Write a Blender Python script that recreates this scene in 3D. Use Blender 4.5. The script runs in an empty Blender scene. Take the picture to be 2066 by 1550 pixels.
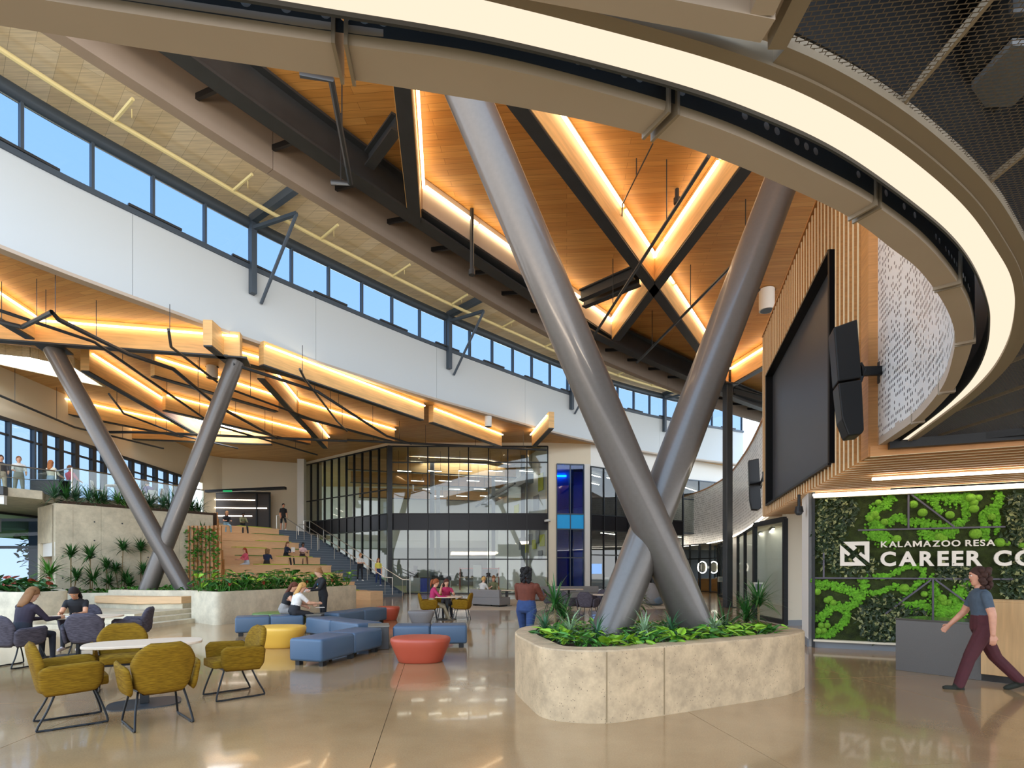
import bpy, bmesh, math, random
from mathutils import Vector, Matrix
random.seed(7)
S = bpy.context.scene
COL = S.collection
# ---------------------------------------------------------------- camera
F, CX, HY, CZ = 1100.0, 1033.0, 1150.0, 1.6      # focal length / principal column / horizon row in 2066x1550 pixels
cam = bpy.data.cameras.new('camera'); co = bpy.data.objects.new('camera', cam); COL.objects.link(co)
co.location = (0, 0, CZ); co.rotation_euler = (math.pi/2, 0, 0)
cam.sensor_width = 36.0; cam.lens = F/2066*36.0; cam.shift_y = (HY-775.0)/2066.0; cam.clip_end = 400; cam.clip_start = 0.05
S.camera = co
# ---------------------------------------------------------------- sky, exposure
w = bpy.data.worlds.new('sky'); S.world = w; w.use_nodes = True
nt = w.node_tree; nt.nodes.clear()
tc = nt.nodes.new('ShaderNodeTexCoord'); sx = nt.nodes.new('ShaderNodeSeparateXYZ'); rp = nt.nodes.new('ShaderNodeValToRGB')
bg = nt.nodes.new('ShaderNodeBackground'); wo = nt.nodes.new('ShaderNodeOutputWorld')
nt.links.new(tc.outputs['Generated'], sx.inputs[0]); nt.links.new(sx.outputs['Z'], rp.inputs[0])
rp.color_ramp.elements[0].position = 0.0; rp.color_ramp.elements[0].color = (0.98, 0.98, 1.0, 1)
rp.color_ramp.elements[1].position = 0.75; rp.color_ramp.elements[1].color = (0.42, 0.66, 1.0, 1)
e = rp.color_ramp.elements.new(0.28); e.color = (0.66, 0.82, 1.0, 1)
nt.links.new(rp.outputs[0], bg.inputs[0]); nt.links.new(bg.outputs[0], wo.inputs[0]); bg.inputs[1].default_value = 3.2
S.view_settings.view_transform = 'Standard'; S.view_settings.look = 'None'
S.view_settings.gamma = 1.0; S.view_settings.use_curve_mapping = False
S.view_settings.exposure = 0.35
cy = S.cycles
cy.max_bounces = 6; cy.diffuse_bounces = 3; cy.glossy_bounces = 3; cy.transmission_bounces = 4; cy.transparent_max_bounces = 12
cy.adaptive_threshold = 0.02; cy.sample_clamp_indirect = 6.0; cy.caustics_reflective = False; cy.caustics_refractive = False
def area(name, loc, size, energy, color=(1, .86, .68), rot=(0, 0, 0), sy=None, spread=None):
    l = bpy.data.lights.new(name, 'AREA'); l.shape = 'RECTANGLE' if sy else 'SQUARE'; l.size = size
    if sy: l.size_y = sy
    l.energy = energy; l.color = color
    if spread: l.spread = spread
    o = bpy.data.objects.new(name, l); COL.objects.link(o); o.location = loc; o.rotation_euler = rot
    return o
# unseen fill lights added on top of the near soffit to brighten the timber roof
area('added_roof_fill', (-4.5, .7, 3.75), 7.0, 380, (1, .80, .58), (math.pi-.45, 0, 0), 1.0)
area('added_roof_fill', (4.5, .6, 5.1), 8.0, 900, (1, .80, .58), (math.pi-.45, 0, 0), 1.2)

# ---------------------------------------------------------------- pixel <-> place
def G(x, y, z=0.0):
    Y = F*(z-CZ)/(HY-y); return Vector(((x-CX)/F*Y, Y, z))
def D(x, y, Y): return Vector(((x-CX)/F*Y, Y, CZ+(HY-y)/F*Y))
# ---------------------------------------------------------------- materials
def srgb(h):
    h = h.lstrip('#'); r = [int(h[i:i+2], 16)/255 for i in (0, 2, 4)]
    return tuple(c/12.92 if c <= .04045 else ((c+.055)/1.055)**2.4 for c in r)+(1,)
def newmat(name):
    m = bpy.data.materials.new(name); m.use_nodes = True
    return m, m.node_tree, m.node_tree.nodes['Principled BSDF']
def mat(name, col, rough=.5, metal=0., noise=0., nscale=8., bump=0., bscale=None, spec=.5, stretch=None, coat=0., sheen=0.):
    m, t, b = newmat(name)
    c = srgb(col) if isinstance(col, str) else tuple(col)+(1,)
    b.inputs['Base Color'].default_value = c; b.inputs['Roughness'].default_value = rough; b.inputs['Metallic'].default_value = metal
    b.inputs['Specular IOR Level'].default_value = spec; b.inputs['Coat Weight'].default_value = coat; b.inputs['Coat Roughness'].default_value = .08
    b.inputs['Sheen Weight'].default_value = sheen
    if noise or bump:
        tcn = t.nodes.new('ShaderNodeTexCoord'); mp = t.nodes.new('ShaderNodeMapping'); n = t.nodes.new('ShaderNodeTexNoise')
        t.links.new(tcn.outputs['Object'], mp.inputs[0]); t.links.new(mp.outputs[0], n.inputs['Vector'])
        if stretch: mp.inputs['Scale'].default_value = stretch
        n.inputs['Scale'].default_value = nscale; n.inputs['Detail'].default_value = 5
        if noise:
            r = t.nodes.new('ShaderNodeValToRGB')
            r.color_ramp.elements[0].position = .3; r.color_ramp.elements[1].position = .7
            r.color_ramp.elements[0].color = tuple(max(0, v*(1-noise)) for v in c[:3])+(1,)
            r.color_ramp.elements[1].color = tuple(min(1, v*(1+noise)) for v in c[:3])+(1,)
            t.links.new(n.outputs['Fac'], r.inputs[0]); t.links.new(r.outputs[0], b.inputs['Base Color'])
        if bump:
            n2 = n
            if bscale:
                n2 = t.nodes.new('ShaderNodeTexNoise'); n2.inputs['Scale'].default_value = bscale; n2.inputs['Detail'].default_value = 4
                t.links.new(mp.outputs[0], n2.inputs['Vector'])
            bp = t.nodes.new('ShaderNodeBump'); bp.inputs['Strength'].default_value = bump; bp.inputs['Distance'].default_value = .02
            t.links.new(n2.outputs['Fac'], bp.inputs['Height']); t.links.new(bp.outputs[0], b.inputs['Normal'])
    return m
def emis(name, col, strength):
    m = bpy.data.materials.new(name); m.use_nodes = True; t = m.node_tree; t.nodes.clear()
    e = t.nodes.new('ShaderNodeEmission'); o = t.nodes.new('ShaderNodeOutputMaterial')
    e.inputs[0].default_value = srgb(col); e.inputs[1].default_value = strength; t.links.new(e.outputs[0], o.inputs[0]); return m
def glass(name, tint, refl=.06, rough=.02):
    m = bpy.data.materials.new(name); m.use_nodes = True; t = m.node_tree; t.nodes.clear()
    o = t.nodes.new('ShaderNodeOutputMaterial'); tr = t.nodes.new('ShaderNodeBsdfTransparent'); g = t.nodes.new('ShaderNodeBsdfGlossy')
    mx = t.nodes.new('ShaderNodeMixShader'); tr.inputs[0].default_value = srgb(tint); g.inputs['Roughness'].default_value = rough
    mx.inputs[0].default_value = refl; t.links.new(tr.outputs[0], mx.inputs[1]); t.links.new(g.outputs[0], mx.inputs[2]); t.links.new(mx.outputs[0], o.inputs[0]); return m
def planks(name, c1, c2, bw=3.0, rh=.14, rot=0., rough=.45, mortar=.004, grain=.25):
    """boards: brick rows for the joints, stretched noise for the grain; object space"""
    m, t, b = newmat(name); b.inputs['Roughness'].default_value = rough
    tcn = t.nodes.new('ShaderNodeTexCoord'); mp = t.nodes.new('ShaderNodeMapping'); mp.inputs['Rotation'].default_value = (0, 0, rot)
    br = t.nodes.new('ShaderNodeTexBrick'); br.inputs['Scale'].default_value = 1.0; br.inputs['Brick Width'].default_value = bw
    br.inputs['Row Height'].default_value = rh; br.inputs['Mortar Size'].default_value = mortar
    br.inputs['Color1'].default_value = srgb(c1); br.inputs['Color2'].default_value = srgb(c2)
    br.inputs['Mortar'].default_value = tuple(v*.55 for v in srgb(c2)[:3])+(1,)
    mp2 = t.nodes.new('ShaderNodeMapping'); mp2.inputs['Rotation'].default_value = (0, 0, rot); mp2.inputs['Scale'].default_value = (.7, 14, 14)
    n = t.nodes.new('ShaderNodeTexNoise'); n.inputs['Scale'].default_value = 1.6; n.inputs['Detail'].default_value = 6
    mx = t.nodes.new('ShaderNodeMix'); mx.data_type = 'RGBA'; mx.blend_type = 'MULTIPLY'; mx.inputs[0].default_value = 1
    r = t.nodes.new('ShaderNodeMapRange'); r.inputs[1].default_value = .3; r.inputs[2].default_value = .7; r.inputs[3].default_value = 1-grain; r.inputs[4].default_value = 1.0
    t.links.new(tcn.outputs['Object'], mp.inputs[0]); t.links.new(mp.outputs[0], br.inputs['Vector'])
    t.links.new(tcn.outputs['Object'], mp2.inputs[0]); t.links.new(mp2.outputs[0], n.inputs['Vector'])
    t.links.new(n.outputs['Fac'], r.inputs[0]); t.links.new(br.outputs['Color'], mx.inputs[6]); t.links.new(r.outputs[0], mx.inputs[7])
    t.links.new(mx.outputs[2], b.inputs['Base Color']); return m
def grain(name, c, rough=.45, amt=.18, sc=(1, 1, 14)):
    return mat(name, c, rough, noise=amt, nscale=2.2, stretch=sc)
def concrete(name, col, pits=.5, rough=.7, ns=2.2, ps=34., gate=.56, ctr=.78):
    m, t, b = newmat(name); b.inputs['Roughness'].default_value = rough
    c = srgb(col); tcn = t.nodes.new('ShaderNodeTexCoord')
    n1 = t.nodes.new('ShaderNodeTexNoise'); n1.inputs['Scale'].default_value = ns; n1.inputs['Detail'].default_value = 8; n1.inputs['Roughness'].default_value = .7
    n2 = t.nodes.new('ShaderNodeTexVoronoi'); n2.inputs['Scale'].default_value = ps
    n3 = t.nodes.new('ShaderNodeTexNoise'); n3.inputs['Scale'].default_value = 5; n3.inputs['Detail'].default_value = 3
    for n in (n1, n2, n3): t.links.new(tcn.outputs['Object'], n.inputs['Vector'])
    r = t.nodes.new('ShaderNodeValToRGB'); r.color_ramp.elements[0].position = .35; r.color_ramp.elements[1].position = .65
    r.color_ramp.elements[0].color = tuple(v*ctr for v in c[:3])+(1,); r.color_ramp.elements[1].color = tuple(min(1, v*1.12) for v in c[:3])+(1,)
    t.links.new(n1.outputs['Fac'], r.inputs[0])
    # pits: small voronoi cells, only in patches
    lt = t.nodes.new('ShaderNodeMath'); lt.operation = 'LESS_THAN'; lt.inputs[1].default_value = .16
    gt = t.nodes.new('ShaderNodeMath'); gt.operation = 'GREATER_THAN'; gt.inputs[1].default_value = gate
    mu = t.nodes.new('ShaderNodeMath'); mu.operation = 'MULTIPLY'; mu2 = t.nodes.new('ShaderNodeMath'); mu2.operation = 'MULTIPLY'; mu2.inputs[1].default_value = pits
    t.links.new(n2.outputs['Distance'], lt.inputs[0]); t.links.new(n3.outputs['Fac'], gt.inputs[0])
    t.links.new(lt.outputs[0], mu.inputs[0]); t.links.new(gt.outputs[0], mu.inputs[1]); t.links.new(mu.outputs[0], mu2.inputs[0])
    mx = t.nodes.new('ShaderNodeMix'); mx.data_type = 'RGBA'; mx.inputs[7].default_value = tuple(v*.3 for v in c[:3])+(1,)
    t.links.new(mu2.outputs[0], mx.inputs[0]); t.links.new(r.outputs[0], mx.inputs[6]); t.links.new(mx.outputs[2], b.inputs['Base Color'])
    bp = t.nodes.new('ShaderNodeBump'); bp.inputs['Strength'].default_value = .25; bp.inputs['Distance'].default_value = .01
    t.links.new(n1.outputs['Fac'], bp.inputs['Height']); t.links.new(bp.outputs[0], b.inputs['Normal']); return m
def mesh_alpha(name, col, bw, rh, mort, rough=.5):
    """expanded metal: staggered openings are really open (transparent)"""
    m, t, b = newmat(name); b.inputs['Base Color'].default_value = srgb(col); b.inputs['Roughness'].default_value = rough; b.inputs['Metallic'].default_value = .3
    tcn = t.nodes.new('ShaderNodeTexCoord'); br = t.nodes.new('ShaderNodeTexBrick'); br.inputs['Scale'].default_value = 1
    br.inputs['Brick Width'].default_value = bw; br.inputs['Row Height'].default_value = rh; br.inputs['Mortar Size'].default_value = mort; br.inputs['Mortar Smooth'].default_value = 0
    mp = t.nodes.new('ShaderNodeMapping'); mp.inputs['Rotation'].default_value = (0, 0, .12)
    t.links.new(tcn.outputs['Object'], mp.inputs[0]); t.links.new(mp.outputs[0], br.inputs['Vector'])
    tr = t.nodes.new('ShaderNodeBsdfTransparent'); mx = t.nodes.new('ShaderNodeMixShader'); o = t.nodes['Material Output']
    t.links.new(br.outputs['Fac'], mx.inputs[0]); t.links.new(tr.outputs[0], mx.inputs[1]); t.links.new(b.outputs[0], mx.inputs[2]); t.links.new(mx.outputs[0], o.inputs[0]); return m
def perforated(name, col, hole, sc, gate=.45, size=.3, stretch=(1, 1, .55)):
    """sheet with punched oval holes in a random pattern; u,v from UV in metres"""
    m, t, b = newmat(name); b.inputs['Roughness'].default_value = .35
    uv = t.nodes.new('ShaderNodeUVMap'); mp = t.nodes.new('ShaderNodeMapping'); mp.inputs['Scale'].default_value = (sc, sc*stretch[2], 1)
    t.links.new(uv.outputs[0], mp.inputs[0])
    v = t.nodes.new('ShaderNodeTexVoronoi'); v.inputs['Scale'].default_value = 1; v.inputs['Randomness'].default_value = .0
    wn = t.nodes.new('ShaderNodeTexNoise'); wn.inputs['Scale'].default_value = .22; wn.inputs['Detail'].default_value = 2
    t.links.new(mp.outputs[0], v.inputs['Vector']); t.links.new(mp.outputs[0], wn.inputs['Vector'])
    lt = t.nodes.new('ShaderNodeMath'); lt.operation = 'LESS_THAN'; lt.inputs[1].default_value = size
    sep = t.nodes.new('ShaderNodeSeparateColor'); t.links.new(v.outputs['Color'], sep.inputs[0])
    add = t.nodes.new('ShaderNodeMath'); add.operation = 'ADD'; t.links.new(sep.outputs[0], add.inputs[0])
    sub = t.nodes.new('ShaderNodeMath'); sub.operation = 'MULTIPLY_ADD'; sub.inputs[1].default_value = 2.0; sub.inputs[2].default_value = -1.0
    t.links.new(wn.outputs['Fac'], sub.inputs[0]); t.links.new(sub.outputs[0], add.inputs[1])
    gt = t.nodes.new('ShaderNodeMath'); gt.operation = 'GREATER_THAN'; gt.inputs[1].default_value = gate; t.links.new(add.outputs[0], gt.inputs[0])
    mu = t.nodes.new('ShaderNodeMath'); mu.operation = 'MULTIPLY'; t.links.new(v.outputs['Distance'], lt.inputs[0])
    t.links.new(lt.outputs[0], mu.inputs[0]); t.links.new(gt.outputs[0], mu.inputs[1])
    mx = t.nodes.new('ShaderNodeMix'); mx.data_type = 'RGBA'; mx.inputs[6].default_value = srgb(col); mx.inputs[7].default_value = srgb(hole)
    t.links.new(mu.outputs[0], mx.inputs[0]); t.links.new(mx.outputs[2], b.inputs['Base Color']); return m
def floor_mat():
    m, t, b = newmat('polished_concrete'); tcn = t.nodes.new('ShaderNodeTexCoord')
    ge = t.nodes.new('ShaderNodeNewGeometry')
    n1 = t.nodes.new('ShaderNodeTexNoise'); n1.inputs['Scale'].default_value = .55; n1.inputs['Detail'].default_value = 7; n1.inputs['Roughness'].default_value = .6
    n2 = t.nodes.new('ShaderNodeTexNoise'); n2.inputs['Scale'].default_value = 70; n2.inputs['Detail'].default_value = 3
    for n in (n1, n2): t.links.new(ge.outputs['Position'], n.inputs['Vector'])
    r = t.nodes.new('ShaderNodeValToRGB'); r.color_ramp.elements[0].position = .3; r.color_ramp.elements[1].position = .7
    r.color_ramp.elements[0].color = srgb('#98764f'); r.color_ramp.elements[1].color = srgb('#b4936a')
    t.links.new(n1.outputs['Fac'], r.inputs[0])
    mr = t.nodes.new('ShaderNodeMapRange'); mr.inputs[1].default_value = .3; mr.inputs[2].default_value = .7; mr.inputs[3].default_value = .88; mr.inputs[4].default_value = 1.06
    t.links.new(n2.outputs['Fac'], mr.inputs[0])
    mx = t.nodes.new('ShaderNodeMix'); mx.data_type = 'RGBA'; mx.blend_type = 'MULTIPLY'; mx.inputs[0].default_value = 1
    t.links.new(r.outputs[0], mx.inputs[6]); t.links.new(mr.outputs[0], mx.inputs[7]); t.links.new(mx.outputs[2], b.inputs['Base Color'])
    mr2 = t.nodes.new('ShaderNodeMapRange'); mr2.inputs[3].default_value = .1; mr2.inputs[4].default_value = .22; t.links.new(n1.outputs['Fac'], mr2.inputs[0])
    t.links.new(mr2.outputs[0], b.inputs['Roughness']); b.inputs['Specular IOR Level'].default_value = .75
    b.inputs['Coat Weight'].default_value = .35; b.inputs['Coat Roughness'].default_value = .04; return m
def fabric(name, c1, c2, rot=0.):
    m, t, b = newmat(name); b.inputs['Roughness'].default_value = .9; b.inputs['Specular IOR Level'].default_value = .2
    tcn = t.nodes.new('ShaderNodeTexCoord'); mp = t.nodes.new('ShaderNodeMapping'); mp.inputs['Scale'].default_value = (10, 10, 110)
    n = t.nodes.new('ShaderNodeTexNoise'); n.inputs['Scale'].default_value = 1.3; n.inputs['Detail'].default_value = 4
    t.links.new(tcn.outputs['Object'], mp.inputs[0]); t.links.new(mp.outputs[0], n.inputs['Vector'])
    r = t.nodes.new('ShaderNodeValToRGB'); r.color_ramp.elements[0].position = .35; r.color_ramp.elements[1].position = .65
    r.color_ramp.elements[0].color = srgb(c1); r.color_ramp.elements[1].color = srgb(c2); t.links.new(n.outputs['Fac'], r.inputs[0])
    t.links.new(r.outputs[0], b.inputs['Base Color']); return m
M = {}
M['floor'] = floor_mat(); M['joint'] = mat('floor_joint', '#86704f', .6)
M['deck'] = planks('ceiling_wood', '#d39c56', '#c28843', 2.6, .17, .1, .5)
M['deck2'] = planks('ceiling_wood_far', '#d9a763', '#c99452', 3.0, .2, .35, .5)
M['pale'] = planks('pale_wood', '#ecdcbd', '#e2cda6', 7.0, .45, .75, .6, .004, .28)
M['beam'] = mat('glulam', '#dcae70', .5, noise=.16, nscale=1.5, stretch=(.8, .8, 9))
M['steel'] = mat('dark_steel', '#34373a', .45, .2, noise=.1, nscale=3)
M['steelb'] = mat('blue_grey_steel', '#46525f', .45, .2)
M['black'] = mat('black_metal', '#121315', .45, .3)
M['pipe'] = mat('grey_pipe', '#3c4044', .4, .4)
M['ypipe'] = mat('cream_pipe', '#e3d49b', .5)
M['beige'] = mat('beige_panel', '#b6a798', .55, noise=.04, nscale=2)
M['fasc'] = mat('fascia_taupe', '#93867a', .6, noise=.04, nscale=2); M['beiged'] = mat('taupe_panel', '#8b7d6a', .5)
M['white'] = mat('white_paint', '#dedcd6', .6)
M['whitec'] = mat('white_panel', '#bfc7cc', .5)
M['cream'] = mat('cream_paint', '#e2d6bd', .6)
M['tube'] = mat('column_paint', '#5c554f', .38, .25, noise=.05, nscale=20, coat=.3)
M['conc'] = concrete('board_concrete', '#c4b79c', .35); M['trav'] = concrete('planter_concrete', '#c0a581', .9, .6, 4.5, 30., .5, .72)
M['concl'] = concrete('pale_concrete', '#c9bda3', .2)
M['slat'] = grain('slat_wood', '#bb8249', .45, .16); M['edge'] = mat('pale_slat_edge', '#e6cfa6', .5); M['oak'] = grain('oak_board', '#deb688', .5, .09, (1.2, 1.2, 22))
M['slatd'] = mat('slat_backing', '#2b211b', .8)
M['led'] = emis('led_strip', '#ffe0b0', 8.0); M['ledw'] = emis('led_white', '#fff3df', 7.0); M['ring'] = emis('ring_lens', '#ffeacf', .86)
M['ledr'] = emis('room_tube', '#fff3df', 22.0); M['sky'] = emis('skylight_glazing', '#f2f8ff', 7.0)
M['glass'] = glass('clear_glass', '#eef4f2', .06); M['gdark'] = glass('smoked_glass', '#e6ebeb', .06); M['gblue'] = glass('blue_film_glass', '#4aa6dc', .06)
M['gwin'] = glass('window_glass', '#a8b6c4', .02)
M['screen'] = mat('screen_face', '#3b3c40', .45, noise=.03, nscale=1)
M['mesh'] = mesh_alpha('expanded_metal', '#6a5f52', .03, .0165, .0018)
M['perf'] = perforated('perforated_panel', '#dddcda', '#4c4a48', 17, .42, .3, (1, 1, .75))
M['perf2'] = perforated('perforated_guard', '#f6f4f0', '#a5a19c', 8, .3, .3, (1, 1, .8))
M['soil'] = mat('soil', '#3a2a1c', .95, noise=.4, nscale=30)
M['yel'] = fabric('mustard_fabric', '#66490a', '#876513'); M['gry'] = fabric('charcoal_fabric', '#38343a', '#58525a')
M['lam'] = mat('table_laminate', '#d9c2a8', .35); M['blue'] = mat('blue_vinyl', '#465c72', .42, bump=.05, nscale=60)
M['bluel'] = mat('slate_vinyl', '#5c6a78', .45); M['orange'] = mat('coral_vinyl', '#b04c34', .45); M['yvin'] = mat('yellow_vinyl', '#dfae45', .45); M['green'] = mat('green_vinyl', '#5c7a3e', .45)
M['greyf'] = mat('grey_fabric', '#7e7a78', .85, noise=.1, nscale=60); M['module'] = mat('power_module', '#3d3a38', .5)
M['desk'] = mat('desk_laminate', '#5d5853', .5, noise=.05, nscale=90); M['deskw'] = grain('desk_oak', '#cfa673', .5, .1, (9, 9, .8))
M['stair'] = mat('stair_grey', '#5f6b76', .6); M['nosing'] = mat('stair_nosing', '#9aa2a8', .5); M['rail'] = mat('stainless', '#b9b2a6', .3, .9)
M['basegrey'] = mat('grey_base', '#7c8084', .5); M['turf1'] = mat('green_cushion', '#4f7a2e', .8); M['turf2'] = mat('lime_cushion', '#a8b83a', .8)
M['letter'] = mat('cream_lettering', '#ded5c8', .5)
# ---------------------------------------------------------------- builders
def rootloc(p):
    v = Vector((0, 0, 0))
    while p is not None: v += p.location; p = p.parent
    return v
class MB:
    def __init__(s): s.v = []; s.f = []; s.uv = None
    def add(s, vs, fs):
        o = len(s.v); s.v += [tuple(v) for v in vs]; s.f += [tuple(i+o for i in f) for f in fs]; return s
    def quad(s, a, b, c, d): return s.add([a, b, c, d], [(0, 1, 2, 3)])
    def box(s, c, sz, rz=0., r=None):
        hx, hy, hz = sz[0]/2, sz[1]/2, sz[2]/2; R = r or Matrix.Rotation(rz, 3, 'Z'); c = Vector(c)
        vs = [c+R @ Vector((x*hx, y*hy, z*hz)) for z in (-1, 1) for y in (-1, 1) for x in (-1, 1)]
        return s.add(vs, [(0, 2, 3, 1), (4, 5, 7, 6), (0, 1, 5, 4), (2, 6, 7, 3), (0, 4, 6, 2), (1, 3, 7, 5)])
    def bar(s, a, b, wd, h, up=(0, 0, 1)):
        a, b = Vector(a), Vector(b); d = (b-a); L = d.length
        if L < 1e-6: return s
        d /= L; up = Vector(up)
        if abs(d.dot(up)) > .99: up = Vector((0, 1, 0))
        sd = d.cross(up).normalized(); u = sd.cross(d).normalized(); R = Matrix((d, sd, u)).transposed()
        return s.box((a+b)/2, (L, wd, h), r=R)
    def prism(s, poly, z0, z1):
        n = len(poly); vs = [(p[0], p[1], z0) for p in poly]+[(p[0], p[1], z1) for p in poly]
        fs = [tuple(range(n-1, -1, -1)), tuple(range(n, 2*n))]+[(i, (i+1) % n, n+(i+1) % n, n+i) for i in range(n)]
        return s.add(vs, fs)
    def tube(s, path, r, n=8, closed=False, cap=True):
        P = [Vector(p) for p in path]; m = len(P); rr = r if isinstance(r, (list, tuple)) else [r]*m; prev = None; base = len(s.v)
        for i in range(m):
            t = (P[(i+1) % m]-P[i-1]) if closed else (P[min(i+1, m-1)]-P[max(i-1, 0)])
            t.normalize()
            if prev is None:
                a = Vector((0, 0, 1)) if abs(t.z) < .9 else Vector((1, 0, 0)); u = t.cross(a).normalized()
            else:
                u = prev-t*prev.dot(t); u.normalize()
            prev = u; wv = t.cross(u)
            for k in range(n):
                an = 2*math.pi*k/n; s.v.append(tuple(P[i]+(u*math.cos(an)+wv*math.sin(an))*rr[i]))
        for i in range(m if closed else m-1):
            for k in range(n):
                a = base+i*n+k; b = base+i*n+(k+1) % n; c = base+((i+1) % m)*n+(k+1) % n; d = base+((i+1) % m)*n+k; s.f.append((a, b, c, d))
        if not closed and cap:
            s.f.append(tuple(base+k for k in range(n-1, -1, -1))); s.f.append(tuple(base+(m-1)*n+k for k in range(n)))
        return s
    def loft(s, rings, cap=True, closed=True):
        n = len(rings[0]); base = len(s.v)
        for r in rings: s.v += [tuple(p) for p in r]
        for i in range(len(rings)-1):
            for k in range(n if closed else n-1):
                k2 = (k+1) % n; s.f.append((base+i*n+k, base+i*n+k2, base+(i+1)*n+k2, base+(i+1)*n+k))
        if cap and closed:
            s.f.append(tuple(base+k for k in range(n-1, -1, -1))); s.f.append(tuple(base+(len(rings)-1)*n+k for k in range(n)))
        return s
    def sphere(s, c, r, nu=10, nv=7):
        rx = r if isinstance(r, (tuple, list)) else (r, r, r); rings = []
        for i in range(1, nv):
            ph = math.pi*i/nv-math.pi/2
            rings.append([(c[0]+rx[0]*math.cos(ph)*math.cos(2*math.pi*k/nu), c[1]+rx[1]*math.cos(ph)*math.sin(2*math.pi*k/nu), c[2]+rx[2]*math.sin(ph)) for k in range(nu)])
        return s.loft(rings)
    def build(s, name, m, parent=None, smooth=False, local=False, bevel=0., seg=2, tag_=None):
        me = bpy.data.meshes.new(name); vs = s.v
        if parent is not None and not local:
            L = rootloc(parent); vs = [(v[0]-L.x, v[1]-L.y, v[2]-L.z) for v in vs]
        me.from_pydata(vs, [], s.f); 
        if bevel:
            bm = bmesh.new(); bm.from_mesh(me); bmesh.ops.remove_doubles(bm, verts=bm.verts, dist=1e-5); bmesh.ops.recalc_face_normals(bm, faces=bm.faces)
            ed = [e for e in bm.edges if len(e.link_faces) == 2 and e.calc_face_angle(0) > .6]
            bmesh.ops.bevel(bm, geom=ed, offset=bevel, segments=seg, profile=.5, affect='EDGES'); bm.to_mesh(me); bm.free()
        if s.uv:
            ul = me.uv_layers.new(name='UVMap')
            for lp in me.loops: ul.data[lp.index].uv = s.uv[lp.vertex_index]
        if isinstance(m, str): m = M[m]
        if m: me.materials.append(m)
        if smooth:
            me.shade_smooth() if hasattr(me, 'shade_smooth') else None
            if smooth != 'all':
                try: me.set_sharp_from_angle(angle=math.radians(40))
                except Exception: pass
        o = bpy.data.objects.new(name, me); COL.objects.link(o); o.parent = parent
        return o
def tag(o, label=None, cat=None, group=None, kind=None):
    if label: o['label'] = label
    if cat: o['category'] = cat
    if group: o['group'] = group
    if kind: o['kind'] = kind
    return o
def thing(name, label, cat, loc=(0, 0, 0), rz=0., group=None):
    o = bpy.data.objects.new(name, None); COL.objects.link(o); o.location = loc; o.rotation_euler = (0, 0, rz); o.empty_display_size = .2
    return tag(o, label, cat, group)
def struct(o, label=None): 
    o['kind'] = 'structure'
    if label: o['label'] = label
    return o
def dup(root, loc, rz=0., label=None, group=None):
    def cp(o, par):
        c = o.copy(); COL.objects.link(c); c.parent = par
        for ch in o.children: cp(ch, c)
        return c
    r = cp(root, None); r.location = loc; r.rotation_euler = (0, 0, rz)
    if label: r['label'] = label
    if group: r['group'] = group
    return r
def crom(pts, n=8):
    """Catmull-Rom through points"""
    P = [Vector(p) for p in pts]; out = []
    for i in range(len(P)-1):
        p0 = P[i-1] if i else P[0]*2-P[1]; p1 = P[i]; p2 = P[i+1]; p3 = P[i+2] if i+2 < len(P) else P[-1]*2-P[-2]
        for k in range(n):
            t = k/n; out.append(.5*((2*p1)+(p2-p0)*t+(2*p0-5*p1+4*p2-p3)*t*t+(3*p1-p0-3*p2+p3)*t**3))
    out.append(P[-1].copy()); return out
def resample(P, step=None, n=None):
    L = [0.]
    for i in range(1, len(P)): L.append(L[-1]+(P[i]-P[i-1]).length)
    n = n or max(1, round(L[-1]/step)); out = []; j = 0
    for k in range(n+1):
        d = L[-1]*k/n
        while j < len(P)-2 and L[j+1] < d: j += 1
        t = (d-L[j])/max(1e-9, L[j+1]-L[j]); out.append(P[j].lerp(P[j+1], min(1, max(0, t))))
    return out
def normals2(P):
    out = []
    for i in range(len(P)):
        t = P[min(i+1, len(P)-1)]-P[max(i-1, 0)]; n = Vector((-t.y, t.x, 0)); n.normalize(); out.append(n)
    return out
def smoothxy(P, it=3):
    for _ in range(it):
        P = [P[0]]+[(P[i-1]+P[i]*2+P[i+1])/4 for i in range(1, len(P)-1)]+[P[-1]]
    return P
def strip(mb, A, B):
    """quad strip between two polylines"""
    n = len(A); o = len(mb.v); mb.v += [tuple(p) for p in A]+[tuple(p) for p in B]
    mb.f += [(o+i, o+i+1, o+n+i+1, o+n+i) for i in range(n-1)]; return mb
def at_z(P, z): return [Vector((p.x, p.y, z)) for p in P]
def off(P, N, d, z=None): return [Vector((p.x+n.x*d, p.y+n.y*d, p.z if z is None else z)) for p, n in zip(P, N)]
def hband(mb, P, N, d0, d1, z0, z1):
    """rectangular section swept along a plan curve"""
    a, b, c, d = off(P, N, d0, z0), off(P, N, d1, z0), off(P, N, d1, z1), off(P, N, d0, z1)
    strip(mb, a, b); strip(mb, b, c); strip(mb, c, d); strip(mb, d, a)
    for i in (0, len(P)-1): mb.quad(a[i], b[i], c[i], d[i])
    return mb
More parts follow.
